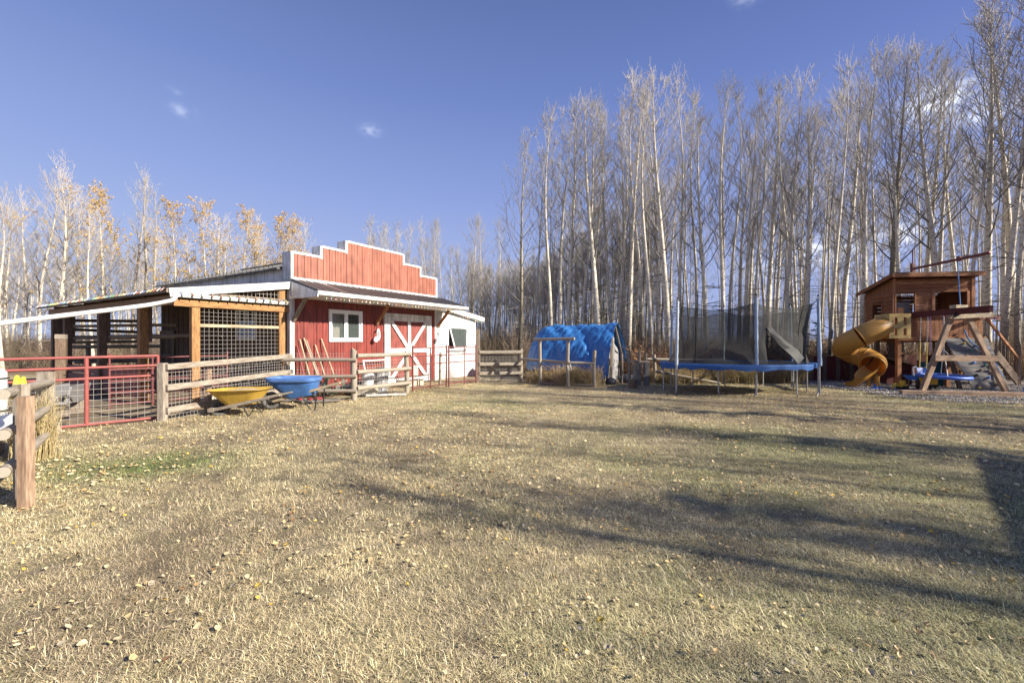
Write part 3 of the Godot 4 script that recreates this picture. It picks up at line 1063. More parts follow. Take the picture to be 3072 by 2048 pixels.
# the white addition on the barn's right end
func shed() -> void:
	var t := thing("shed", "white painted shed addition with tilted awning window beside the red barn", "shed", BARN_AT, BARN_TURN)
	var mb := MB.new()
	var slope := func(x): return 3.06 - 0.136 * (x - 6.13)
	# front wall round the window opening 6.85 to 8.12, 1.22 to 2.18
	mb.box2(Vector3(6.14, 0, -0.1), Vector3(6.85, 2.9, 0.0))
	mb.box2(Vector3(8.12, 0, -0.1), Vector3(8.8, 2.66, 0.0))
	mb.box2(Vector3(6.85, 0, -0.1), Vector3(8.12, 1.22, 0.0))
	mb.box2(Vector3(6.85, 2.18, -0.1), Vector3(8.12, 2.72, 0.0))
	part("wall", mb, M.white_wall, t)
	mb = MB.new()
	mb.box2(Vector3(8.7, 0, -6.0), Vector3(8.8, 2.66, -0.1))
	mb.box2(Vector3(6.14, 0, -6.1), Vector3(8.8, 2.66, -6.0))
	part("wall", mb, M.white_wall, t)
	mb = MB.new()
	mb.prism(PackedVector2Array([Vector2(6.14, 2.66), Vector2(8.8, 2.66), Vector2(8.8, slope.call(8.8) - 0.06), Vector2(6.14, slope.call(6.14) - 0.06)]), Transform3D(Basis.IDENTITY, Vector3(0, 0, -0.099)), 0.095)
	part("gable", mb, M.white_wall, t)
	mb = MB.new()
	mb.bar(Vector3(6.14, 3.06, -3.0), Vector3(9.25, 3.06 - 0.136 * 3.11, -3.0), 6.3, 0.05)
	part("roof", mb, M.roof_metal, t)
	mb = MB.new()
	mb.bar(Vector3(6.2, 2.96, 0.165), Vector3(9.28, 2.96 - 0.136 * 3.08, 0.165), 0.03, 0.2, 0.004)
	part("fascia", mb, M.white_trim, t)
	mb = MB.new()
	mb.box2(Vector3(8.76, 0, -0.08), Vector3(8.83, 2.64, 0.02), 0.005)
	part("corner_board", mb, M.white_trim, t)
	var w := part("window", frame_box(Vector3(6.80, 1.17, 0.01), Vector3(8.17, 2.23, 0.01), 0.07, 0.06), M.vinyl, t)
	var sash := Transform3D(Basis(Vector3.RIGHT, -0.30), Vector3(0, 2.15, 0.05))
	var fr := frame_box(Vector3(6.88, -0.93, 0), Vector3(8.09, 0, 0), 0.06, 0.035)
	var s := part("sash", fr, M.vinyl, w)
	s.transform = sash
	mb = MB.new()
	mb.quad(Vector3(6.93, -0.88, 0), Vector3(8.04, -0.88, 0), Vector3(8.04, -0.05, 0), Vector3(6.93, -0.05, 0))
	var pn := part("pane", mb, M.pane, w)
	pn.transform = sash
	mb = MB.new()
	mb.box2(Vector3(6.78, 1.11, -0.01), Vector3(8.2, 1.165, 0.07))
	part("sill", mb, M.vinyl, w)

# coloured bulbs on dark wire
func light_strings() -> void:
	var defs := [
		["string_lights", "string of mixed coloured bulbs under the porch gutter", [[Vector3(0.2, 2.80, 1.16), Vector3(6.45, 2.80, 1.16)]], 42, -1.0],
		["string_lights", "string of coloured bulbs along the open lean-to's left eave", [[Vector3(-2.88, 2.76, 0.0), Vector3(-2.88, 2.76, -9.7)]], 52, 0.0],
		["string_lights", "dark string of bulbs along the barn roof's left eave", [[Vector3(-0.17, 3.65, -0.45), Vector3(-0.17, 3.65, -8.2)]], 34, 0.2],
		["string_lights", "dark bulb string looped round the gutter over the wire mesh", [[Vector3(-2.72, 2.68, 0.1), Vector3(-0.1, 2.68, 0.1)]], 13, -0.4],
		["string_lights", "short bulb string under the white shed's sloping fascia", [[Vector3(6.5, 2.80, 0.3), Vector3(9.1, 2.44, 0.2)]], 16, -1.0],
	]
	for d in defs:
		var t := thing(d[0], d[1], "string lights", BARN_AT, BARN_TURN)
		var a: Vector3 = d[2][0][0]
		var b: Vector3 = d[2][0][1]
		var mb := MB.new()
		var line := []
		var k: int = d[3]
		for i in k + 1:
			line.append(a.lerp(b, float(i) / k) + Vector3(0, rng.randf_range(-0.012, 0.006), 0))
			if i < k:
				line.append(a.lerp(b, (i + 0.5) / k) - Vector3(0, 0.025, 0))
		mb.path(PackedVector3Array(line), 0.006, 4)
		if d[4] == -0.4:
			for i in k:
				var c := a.lerp(b, (i + 0.5) / k)
				mb.path(pts([c + Vector3(0, 0.01, -0.12), c + Vector3(0, 0.02, 0.0), c + Vector3(0.01, -0.13, 0.0), c + Vector3(0.01, -0.15, -0.1)]), 0.008, 4)
		part("cord", mb, M.bulb_wire, t)
		for i in k:
			var c := a.lerp(b, (i + 0.5) / k)
			var way := Vector3(rng.randf_range(-0.25, 0.25), d[4] if d[4] != 0.0 else 0.15, 0.25 if d[4] < 0 else 0.0)
			if d[4] == 0.0:
				way = Vector3(-0.75, -0.75, rng.randf_range(-0.3, 0.3))
			if d[4] == 0.2:
				way = Vector3(rng.randf_range(-0.4, 0.2), 0.9, rng.randf_range(-0.4, 0.4))
			way = way.normalized()
			mb = MB.new()
			mb.tube(pts([c, c + way * 0.03, c + way * 0.034, c + way * 0.06, c + way * 0.10]), PackedFloat32Array([0.010, 0.010, 0.012, 0.016, 0.003]), 7, true)
			part("bulb", mb, M["bulb%d" % rng.randi_range(0, 5)] if d[4] != 0.2 else M.bulb_wire, t)

# ---------------------------------------------------------------- fences and gates
func post(under: Node, at: Vector3, h: float, w: float, m: Material, round := true) -> void:
	var mb := MB.new()
	if round:
		mb.tube(pts([at - Vector3(0, 0.05, 0), at + Vector3(rng.randf_range(-0.02, 0.02), h * 0.5, 0), at + Vector3(rng.randf_range(-0.02, 0.02), h - 0.015, 0), at + Vector3(0, h, 0)]), PackedFloat32Array([w / 2, w / 2, w / 2.05, w / 2.4]), 10, true)
	else:
		mb.box2(at + Vector3(-w / 2, -0.05, -w / 2), at + Vector3(w / 2, h, w / 2), 0.008)
	part("post", mb, m, under)

func rail(under: Node, a: Vector3, b: Vector3, w: float, m: Material, flat := 0.0) -> void:
	var mb := MB.new()
	if flat > 0:
		mb.bar(a, b, flat, w, 0.008)
	else:
		var mid := a.lerp(b, 0.5) + Vector3(0, rng.randf_range(-0.012, 0.012), 0)
		mb.tube(pts([a, mid, b]), PackedFloat32Array([w / 2, w / 2.1, w / 2.2]), 9, true)
	part("rail", mb, m, under)

func fences() -> void:
	var mb: MB
	# from the left gate to the barn corner
	var t := thing("post_and_rail_fence", "grey three-rail wire fence in front of the lean-to, behind the wheelbarrows", "fence")
	var a := P(-6.88, 0, 8.39)
	var b := P(-6.12, 0, 11.6)
	post(t, a, 1.15, 0.13, M.grey_wood, false)
	post(t, P(-6.72, 0, 9.42), 1.12, 0.11, M.brown_wood, false)
	post(t, b, 1.15, 0.16, M.grey_wood)
	var side := Vector3(0.09, 0, 0.02)
	for h in [[1.07, 1.17], [0.66, 0.74], [0.22, 0.28]]:
		rail(t, a + side + Vector3(0, h[0], 0), b + side + Vector3(0.02, h[1], -0.05), 0.115, M.grey_wood, 0.07)
	mb = MB.new()
	mb.wires(a + Vector3(0.02, 0.03, 0), b - a, Vector3(0, 1.0, 0), 42, 13, 0.0038)
	part("wire_mesh", mb, M.wire, t)
	# along the front of the barn
	t = thing("post_and_rail_fence", "grey rail fence before the barn window, behind the blue wheelbarrow", "fence")
	a = P(-6.16, 0, 11.42)
	b = P(-4.26, 0, 11.5)
	for h in [1.07, 0.63, 0.24]:
		rail(t, a + Vector3(-0.05, h, 0.06), b + Vector3(0.09, h, 0.08), 0.105, M.grey_wood)
	mb = MB.new()
	mb.wires(a + Vector3(0, 0.02, -0.02), b - a, Vector3(0, 1.22, 0), 24, 14, 0.0033)
	part("wire_mesh", mb, M.wire, t)
	t = thing("post_and_rail_fence", "grey rail fence before the barn door, joining the red pipe gate", "fence")
	a = P(-4.26, 0, 11.5)
	b = P(-3.22, 0, 13.05)
	post(t, a, 1.34, 0.17, M.grey_wood)
	post(t, b, 1.22, 0.15, M.grey_wood)
	for h in [1.18, 0.74, 0.30]:
		rail(t, a + Vector3(0.09, h, 0.03), b + Vector3(0.12, h, 0.02), 0.12, M.log_wood)
	mb = MB.new()
	mb.wires(a + Vector3(0, 0.02, 0), b - a, Vector3(0, 1.0, 0), 22, 11, 0.0033)
	part("wire_mesh", mb, M.wire, t)
	# two red pipe gates
	var gate := func(label: String, p: Vector3, q: Vector3, mids: Array):
		var g := thing("pipe_gate", label, "gate", Vector3.ZERO, 0, "slender red pipe gates beside the barn door")
		var m := MB.new()
		for h in [1.36, 1.10, 0.84, 0.12]:
			m = MB.new()
			m.rod(p + Vector3(0, h, 0), q + Vector3(0, h, 0), 0.019, 8)
			part("rail", m, M.dull_red_pipe, g)
		for e in mids:
			m = MB.new()
			m.rod(p.lerp(q, e) + Vector3(0, 0.03, 0), p.lerp(q, e) + Vector3(0, 1.43 if e in [0.0, 1.0] else 1.36, 0), 0.028 if e in [0.0, 1.0] else 0.02, 8)
			part("upright", m, M.dull_red_pipe, g)
		m = MB.new()
		m.wires(p + Vector3(0, 0.06, 0), q - p, Vector3(0, 0.5, 0), 20, 8, 0.003)
		part("wire_mesh", m, M.dull_red_pipe, g)
		return g
	gate.call("rusty red pipe gate nearer the barn door", P(-3.05, 0, 13.1), P(-2.22, 0, 14.42), [0.0, 0.5, 1.0])
	gate.call("rusty red pipe gate farther on, in front of the white shed", P(-2.15, 0, 14.5), P(-1.34, 0, 15.85), [0.0, 0.55, 1.0])
	var lp := thing("gate_post", "pale timber gate post with a latch between the red pipe gates", "post")
	post(lp, P(-2.55, 0, 15.1), 1.15, 0.10, M.grey_wood)
	# beyond the gate, towards the tarp
	t = thing("post_and_rail_fence", "pale three-rail fence with wire between red gate and tarp", "fence")
	a = P(-1.28, 0, 16.0)
	b = P(0.33, 0, 16.3)
	post(t, a, 2.0, 0.15, M.old_wood, false)
	post(t, b, 1.25, 0.15, M.grey_wood)
	for h in [1.15, 0.70, 0.36]:
		rail(t, a + Vector3(0.06, h, 0.07), b + Vector3(0.08, h, 0.09), 0.115, M.log_wood, 0.05)
	mb = MB.new()
	mb.wires(a + Vector3(0, 0.02, 0.01), b - a, Vector3(0, 1.1, 0), 30, 20, 0.003)
	part("wire_mesh", mb, M.wire, t)
	t = thing("rustic_fence", "rough pole fence with a high crossbar in front of the tarp", "fence")
	a = P(0.33, 0, 16.2)
	var f1 := P(1.02, 0, 15.35)
	var f2 := P(1.92, 0, 14.6)
	var f3 := P(2.80, 0, 14.5)
	post(t, f1, 1.60, 0.12, M.log_wood)
	post(t, f2, 1.60, 0.12, M.log_wood)
	post(t, f3, 1.24, 0.12, M.log_wood)
	mb = MB.new()
	mb.cone(P(0.78, 1.62, 15.5), P(2.12, 1.65, 14.45), 0.045, 0.05, 8)
	part("crossbar", mb, M.log_wood, t)
	rail(t, a + Vector3(0, 0.88, 0.05), f2 + Vector3(0, 0.83, 0.05), 0.10, M.log_wood)
	rail(t, f2 + Vector3(0, 0.83, 0.05), f3 + Vector3(0, 0.80, 0.05), 0.09, M.log_wood)
	rail(t, f1 + Vector3(0, 0.05, 0.1), f3 + Vector3(0, 0.06, 0.1), 0.09, M.old_wood)
	# right of the tarp
	t = thing("rustic_fence", "weathered post fence with grey boards right of the tarp", "fence")
	for q in [[4.22, 15.3, 1.24, 0.11], [4.55, 15.25, 1.22, 0.10], [4.85, 15.4, 1.15, 0.09], [4.02, 15.6, 1.1, 0.07]]:
		post(t, P(q[0], 0, q[1]), q[2], q[3], M.grey_wood)
	rail(t, P(4.2, 0.84, 15.2), P(4.95, 0.80, 15.3), 0.09, M.grey_wood)
	for q in [[4.28, 0.20], [4.46, 0.13], [4.66, 0.22]]:
		mb = MB.new()
		mb.box2(P(q[0], 0, 15.12), P(q[0] + q[1], 0.74 + rng.randf() * 0.06, 15.15), 0.005)
		part("board", mb, M.board_grey, t)
	var st := thing("stump", "dark cut log stump at the foot of the grey board fence", "log", P(4.05, 0, 14.2), 0)
	mb = MB.new()
	mb.tube(pts([Vector3(0, 0, 0), Vector3(0, 0.12, 0), Vector3(0.01, 0.29, 0)]), PackedFloat32Array([0.15, 0.125, 0.12]), 11, true)
	part("bark", mb, M.dark_post, st)
	for q in [[4.95, 0.87, 15.8, 8.1, 0.80, 16.2, 0.05, "straight grey pole rail seen behind the trampoline"], [5.3, 0.42, 15.7, 7.6, 0.0, 15.6, 0.055, "fallen pale pole sloping to the ground under the trampoline"], [11.0, 0.36, 17.6, 9.4, 0.38, 16.6, 0.05, "low grey plank bench rail right behind the trampoline"]]:
		var pl := thing("pole", q[7], "pole")
		mb = MB.new()
		mb.cone(P(q[0], q[1] + 0.03, q[2]), P(q[3], q[4] + 0.03, q[5]), q[6], q[6] * 0.8, 8)
		part("log", mb, M.log_wood, pl)
		if q[1] > 0.3:
			for e in [0.12, 0.85]:
				if q[4] > 0.2:
					var c := P(lerpf(q[0], q[3], e), 0, lerpf(q[2], q[5], e) + 0.1)
					post(pl, c, q[1] + 0.2, 0.12, M.log_wood)
	# the big red gate at the left
	var g := thing("pipe_gate", "large bright red pipe gate with wire mesh at the left", "gate")
	var r := P(-7.06, 0, 8.5)
	var l := P(-9.4, 0, 6.22)
	var mid := P(-7.79, 0, 7.8)
	for h in [1.29, 1.10, 0.90, 0.06]:
		mb = MB.new()
		mb.rod(l + Vector3(0, h - 0.02, 0), r + Vector3(0, h, 0), 0.026, 10)
		part("rail", mb, M.red_pipe, g)
	for q in [[r, 0.026], [mid, 0.034], [P(-8.6, 0, 7.0), 0.026], [l, 0.026]]:
		mb = MB.new()
		mb.rod(q[0] + Vector3(0, 0.04, 0), q[0] + Vector3(0, 1.3, 0), q[1], 10)
		part("upright", mb, M.red_pipe, g)
	mb = MB.new()
	mb.wires(l + Vector3(0, 0.08, 0), r - l, Vector3(0, 0.82, 0), 32, 8, 0.0034)
	part("wire_mesh", mb, M.wire, g)

# ---------------------------------------------------------------- things in the yard
# tub: rim and floor as rounded rectangles [length, width, height, offset]
func tub(mb: MB, levels: Array) -> void:
	var rows := []
	for q in levels:
		var row := []
		for k in 28:
			var a := TAU * k / 28
			var e := 0.42
			var x = signf(cos(a)) * pow(absf(cos(a)), e) * q[0] / 2 + q[3]
			var z = -signf(sin(a)) * pow(absf(sin(a)), e) * q[1] / 2
			var y: float = q[2]
			if q.size() > 4:
				y += q[4] * x
			row.append(Vector3(x, y, z))
		rows.append(row)
	mb.sheet(rows, true)

func wheel(under: Node, o: Vector3, axis: Vector3, R: float) -> void:
	var w := Node3D.new()
	w.name = numbered("wheel", under)
	under.add_child(w)
	var mb := MB.new()
	mb.ring(o, axis, R * 0.76, R * 0.24, 28, 10)
	part("tyre", mb, M.tyre, w)
	mb = MB.new()
	mb.ring(o, axis, R * 0.54, R * 0.06, 24, 6)
	mb.rod(o - axis * 0.06, o + axis * 0.06, 0.03, 10)
	part("rim", mb, M.dark_steel, w)
	var fr := MB.frame(Vector3.ZERO, axis, Vector3.UP)
	mb = MB.new()
	for k in 9:
		var v := fr.basis * Vector3(cos(TAU * k / 9), sin(TAU * k / 9), 0)
		mb.rod(o + v * 0.02 + axis * 0.015, o + v * R * 0.54 + axis * 0.01, 0.006, 4)
	part("spokes", mb, M.galvanised, w)
	mb = MB.new()
	mb.rod(o - axis * 0.01, o + axis * 0.004, R * 0.5, 18)
	part("hub_plate", mb, M.black, w)

func wheelbarrow(yellow: bool) -> void:
	var mb: MB
	if yellow:
		var t := thing("wheelbarrow", "old yellow steel wheelbarrow with wooden handles, full of dry dirt", "wheelbarrow", P(-5.80, 0, 9.12), deg_to_rad(2))
		mb = MB.new()
		tub(mb, [[0.50, 0.30, 0.20, 0.07, 0.15], [0.62, 0.40, 0.27, 0.05, 0.12], [0.94, 0.56, 0.45, 0.0, 0.03], [1.12, 0.66, 0.56, -0.02, 0.02], [1.17, 0.71, 0.565, -0.02, 0.02], [1.17, 0.71, 0.545, -0.02, 0.02], [1.10, 0.65, 0.545, -0.02, 0.02]])
		var tb := part("tub", mb, M.yellow_steel, t)
		mb = MB.new()
		tub(mb, [[1.04, 0.60, 0.50, -0.02, 0.02], [0.7, 0.4, 0.53, 0.0, 0.03], [0.3, 0.2, 0.56, 0.05, 0.02], [0.02, 0.02, 0.57, 0.05]])
		part("dirt", mb, M.tub_dirt, tb)
		for s in [1, -1]:
			mb = MB.new()
			mb.bar(Vector3(-0.52, 0.12, 0.15 * s), Vector3(0.72, 0.40, 0.26 * s), 0.045, 0.065, 0.01)
			mb.cone(Vector3(0.70, 0.395, 0.258 * s), Vector3(0.95, 0.452, 0.28 * s), 0.025, 0.018, 8)
			part("handle", mb, M.grey_wood, t)
			mb = MB.new()
			mb.bar(Vector3(0.16, 0.23, 0.22 * s), Vector3(0.30, 0.0, 0.25 * s), 0.035, 0.012)
			mb.bar(Vector3(0.30, 0.01, 0.25 * s), Vector3(0.50, 0.34, 0.24 * s), 0.03, 0.010)
			part("leg", mb, M.dark_steel, t)
		mb = MB.new()
		mb.bar(Vector3(-0.52, 0.13, -0.19), Vector3(-0.52, 0.13, 0.19), 0.12, 0.08, 0.01)
		part("nose_block", mb, M.grey_wood, t)
		wheel(t, Vector3(-0.42, 0.15, 0.02), Vector3(0.25, 0.55, 0.8).normalized(), 0.19)
	else:
		var t := thing("wheelbarrow", "deep blue plastic wheelbarrow with wooden handles, behind the yellow one", "wheelbarrow", P(-5.08, 0, 9.95), deg_to_rad(4))
		mb = MB.new()
		tub(mb, [[0.52, 0.36, 0.24, 0.20, 0.20], [0.60, 0.44, 0.28, 0.18, 0.16], [0.93, 0.60, 0.56, 0.05, 0.04], [1.04, 0.68, 0.66, 0.0, 0.0], [0.99, 0.62, 0.655, 0.0], [0.66, 0.40, 0.36, 0.13, 0.2], [0.02, 0.02, 0.36, 0.13]])
		var tb := part("tub", mb, M.blue_plastic, t)
		mb = MB.new()
		tub(mb, [[1.04, 0.68, 0.64, 0.0], [1.09, 0.72, 0.645, 0.0], [1.11, 0.74, 0.68, 0.0], [1.13, 0.76, 0.735, 0.0], [1.10, 0.73, 0.74, 0.0], [0.99, 0.62, 0.60, 0.0]])
		part("rim", mb, M.blue_rim, tb)
		for s in [1, -1]:
			mb = MB.new()
			mb.bar(Vector3(-0.42, 0.19, 0.13 * s), Vector3(1.12, 0.62, 0.26 * s), 0.045, 0.06, 0.01)
			part("handle", mb, M.pale_wood if s > 0 else M.grey_wood, t)
			mb = MB.new()
			mb.bar(Vector3(0.22, 0.35, 0.20 * s), Vector3(0.46, 0.02, 0.26 * s), 0.03, 0.012)
			mb.bar(Vector3(0.60, 0.46, 0.22 * s), Vector3(0.56, 0.0, 0.26 * s), 0.03, 0.012)
			part("leg", mb, M.dark_steel, t)
		wheel(t, Vector3(-0.50, 0.205, 0.06), Vector3(0.12, 0.0, 0.99).normalized(), 0.205)

func yard_things() -> void:
	wheelbarrow(true)
	wheelbarrow(false)
	var mb: MB
	# long handled tools against the red wall
	var bb := Transform3D(Basis(Vector3.UP, BARN_TURN), BARN_AT)
	var tools := [[0.24, 1.62, 0.34, M.pale_wood, "thin pale tool handle nearest the barn's white corner"], [0.36, 1.66, 0.62, M.pale_wood, "longest pale tool handle leaning right on the red wall"], [0.44, 1.60, 0.66, M.log_wood, "greyish tool handle beside the longest one on the wall"], [0.72, 1.46, 0.82, M.pale_wood, "short upright pale handle between the leaning tools"], [0.92, 1.64, 1.14, M.pale_wood, "rightmost pale tool handle leaning on the red wall"]]
	for q in tools:
		var t := thing("garden_tool", q[4], "garden tool", Vector3.ZERO, 0, "long handled tools leaning on the barn wall")
		mb = MB.new()
		var top: Vector3 = bb * Vector3(q[0], q[1], 0.05)
		var foot: Vector3 = bb * Vector3(q[2], 0.25, 0.5)
		mb.rod(top, foot, 0.022, 8)
		part("handle", mb, q[3], t)
		mb = MB.new()
		var e := (foot - top).normalized()
		mb.bar(foot, foot + e * 0.24, 0.19, 0.02, 0.008, Vector3(0.8, 0, 0.5))
		part("head", mb, M.dark_steel, t)
	var rt := thing("garden_tool", "red handled fork against the white corner board", "garden tool", Vector3.ZERO, 0, "long handled tools leaning on the barn wall")
	mb = MB.new()
	mb.rod(bb * Vector3(0.16, 1.45, 0.05), bb * Vector3(0.20, 0.2, 0.45), 0.02, 8)
	part("handle", mb, M.red_plastic, rt)
	# hose reel, dark bags, bucket, bin
	var h := thing("hose", "coiled green garden hose on the ground by the barn wall", "hose")
	for k in 5:
		mb = MB.new()
		mb.ring(P(-5.12 + 0.03 * k, 0.33 + 0.012 * k, 12.25 - 0.05 * k), Vector3(0.25 + 0.05 * k, 0.12, 1).normalized(), 0.27 - 0.012 * k, 0.019, 24, 6)
		part("loop", mb, M.hose_green if k != 3 else M.red_pipe, h)
	var bag := thing("bags", "heap of dark plastic bags behind the rail fence", "bag", P(-4.75, 0, 12.6))
	for q in [[0.0, 0.15, 0.0, 0.26, 0.20, 0.24], [0.34, 0.14, 0.1, 0.3, 0.17, 0.22], [0.12, 0.24, -0.1, 0.2, 0.16, 0.2]]:
		mb = MB.new()
		mb.ball(Vector3(q[0], q[1], q[2]), Vector3(q[3], q[4], q[5]), 14, 8)
		part("bag", mb, M.dark_tarp, bag)
	var bk := thing("bucket", "white round lidded pail standing on a tan block", "bucket", P(-4.22, 0.30, 12.45))
	mb = MB.new()
	mb.tube(pts([Vector3(0, 0, 0), Vector3(0, 0.24, 0), Vector3(0, 0.27, 0), Vector3(0, 0.36, 0), Vector3(0, 0.40, 0)]), PackedFloat32Array([0.16, 0.18, 0.19, 0.15, 0.06]), 18, true)
	part("body", mb, M.bucket, bk)
	mb = MB.new()
	mb.path(smooth([Vector3(-0.18, 0.26, 0.02), Vector3(-0.1, 0.2, 0.2), Vector3(0.1, 0.2, 0.2), Vector3(0.18, 0.26, 0.02)], 4), 0.006, 5)
	part("handle", mb, M.dark_steel, bk)
	var tb := thing("block", "tan square block under the white pail", "block", P(-4.25, 0, 12.45))
	mb = MB.new()
	mb.box2(Vector3(-0.28, 0, -0.2), Vector3(0.28, 0.295, 0.2), 0.02)
	part("body", mb, M.tan_box, tb)
	var bin := thing("bin", "ribbed grey metal bin with a dark lid by the barn door", "bin", P(-4.02, 0, 13.0))
	mb = MB.new()
	mb.tube(pts([Vector3(0, 0, 0), Vector3(0, 0.66, 0)]), PackedFloat32Array([0.21, 0.25]), 20, true)
	part("body", mb, M.galvanised, bin)
	for k in 12:
		mb = MB.new()
		var a := TAU * k / 12
		mb.rod(Vector3(cos(a) * 0.21, 0.02, sin(a) * 0.21), Vector3(cos(a) * 0.25, 0.64, sin(a) * 0.25), 0.012, 5)
		part("rib", mb, M.galvanised, bin)
	mb = MB.new()
	mb.tube(pts([Vector3(0, 0.66, 0), Vector3(0, 0.70, 0), Vector3(0, 0.76, 0)]), PackedFloat32Array([0.27, 0.27, 0.08]), 20, true)
	part("lid", mb, M.teal, bin)
	var pf := thing("frame", "white rectangular frame leaning on the red barn wall", "frame", bb * Vector3(2.3, 0.35, 0.35), BARN_TURN)
	var fr := part("border", frame_box(Vector3(0, 0, 0), Vector3(1.05, 0.62, 0), 0.05, 0.03), M.white_trim, pf)
	fr.rotation.x = -0.25
	mb = MB.new()
	mb.wires(Vector3(0.05, 0.05, 0), Vector3(0.95, 0, 0), Vector3(0, 0.52, 0), 9, 5, 0.003)
	var wf := part("wire_mesh", mb, M.wire, pf)
	wf.rotation.x = -0.25
	var step := thing("step", "low white step box below the barn door", "step", bb * Vector3(3.9, 0, 0.75), BARN_TURN)
	mb = MB.new()
	mb.box2(Vector3(-0.45, 0, -0.2), Vector3(0.45, 0.22, 0.2), 0.015)
	part("body", mb, M.tan_box, step)
	for k in 3:
		mb = MB.new()
		mb.box2(Vector3(-0.47, 0.222, -0.21 + 0.142 * k), Vector3(0.47, 0.245, -0.08 + 0.142 * k), 0.004)
		part("plank", mb, M.white_trim, step)
	var bd := 0
	for q in [[-4.9, 10.95, 0.9, 0.35, "grey board lying flat below the rail fence"], [-5.35, 10.9, 0.7, -0.5, "grey board lying aslant beside the red rubbish"], [-5.6, 11.15, 0.8, 0.2, "short dark board lying near the barn's corner"], [-3.6, 12.2, 1.1, 0.25, "whitish board lying along the fence by the door"]]:
		var t := thing("board", q[4], "board", P(q[0], 0.02, q[1]), q[3])
		mb = MB.new()
		mb.box2(Vector3(-q[2] / 2, 0, -0.07), Vector3(q[2] / 2, 0.04, 0.07), 0.005)
		part("wood", mb, M.board_grey if bd < 3 else M.white_trim, t)
		bd += 1
	var rb := thing("rubbish", "heap of crumpled red plastic scraps behind the blue wheelbarrow", "rubbish", P(-5.35, 0, 11.1))
	for k in 7:
		mb = MB.new()
		mb.ball(Vector3(rng.randf_range(-0.3, 0.3), 0.05 + 0.04 * rng.randf(), rng.randf_range(-0.15, 0.15)), Vector3(0.09, 0.05, 0.06), 7, 4)
		part("scrap", mb, M.red_plastic, rb)
	# white hanging cords with lamps at the bracket feet
	for q in [[3.0, 2.12, "white lamp and coiled cord hanging under the porch's middle bracket"], [6.15, 2.12, "white lamp and coiled cord hanging at the barn's right corner"]]:
		var t := thing("lamp", q[2], "lamp", bb * Vector3(q[0], q[1], 0.12), BARN_TURN, "white cord lamps at the porch brackets")
		for k in 3:
			mb = MB.new()
			mb.ring(Vector3(0.012 * k, -0.22, 0.012 * k), Vector3(0.25, 0.05, 1).normalized(), 0.10 + 0.012 * k, 0.013, 20, 6)
			var o := part("cord", mb, M.vinyl, t)
			o.scale = Vector3(0.75, 1.5, 1)
		mb = MB.new()
		mb.rod(Vector3(0, 0.1, -0.06), Vector3(0, -0.1, 0.0), 0.012, 6)
		part("hook", mb, M.dark_steel, t)
		mb = MB.new()
		mb.tube(pts([Vector3(-0.1, -0.42, 0.02), Vector3(-0.12, -0.5, 0.03), Vector3(-0.13, -0.56, 0.04), Vector3(-0.135, -0.58, 0.04)]), PackedFloat32Array([0.04, 0.075, 0.08, 0.02]), 12, true)
		part("lamp_head", mb, M.vinyl, t)
	# stones and pale blocks inside the pen fence
	for q in [[-7.28, 8.9, 0.10, "brown rounded stone beside the large red gate"], [-6.75, 10.4, 0.09, "small brown stone inside the wire fence"]]:
		var t := thing("stone", q[3], "stone", P(q[0], 0.05, q[1]))
		mb = MB.new()
		mb.ball(Vector3.ZERO, Vector3(q[2] * 1.2, q[2] * 0.9, q[2]), 9, 6)
		part("rock", mb, M.rock, t)
	for q in [[-7.35, 10.2, 0.22, "pale concrete block inside the pen, left one"], [-7.0, 10.15, 0.30, "pale concrete block inside the pen, taller one"]]:
		var t := thing("concrete_block", q[3], "block", P(q[0], 0, q[1]), 0.5)
		mb = MB.new()
		mb.box2(Vector3(-0.16, 0, -0.12), Vector3(0.16, q[2], 0.12), 0.015)
		part("body", mb, M.tan_box, t)

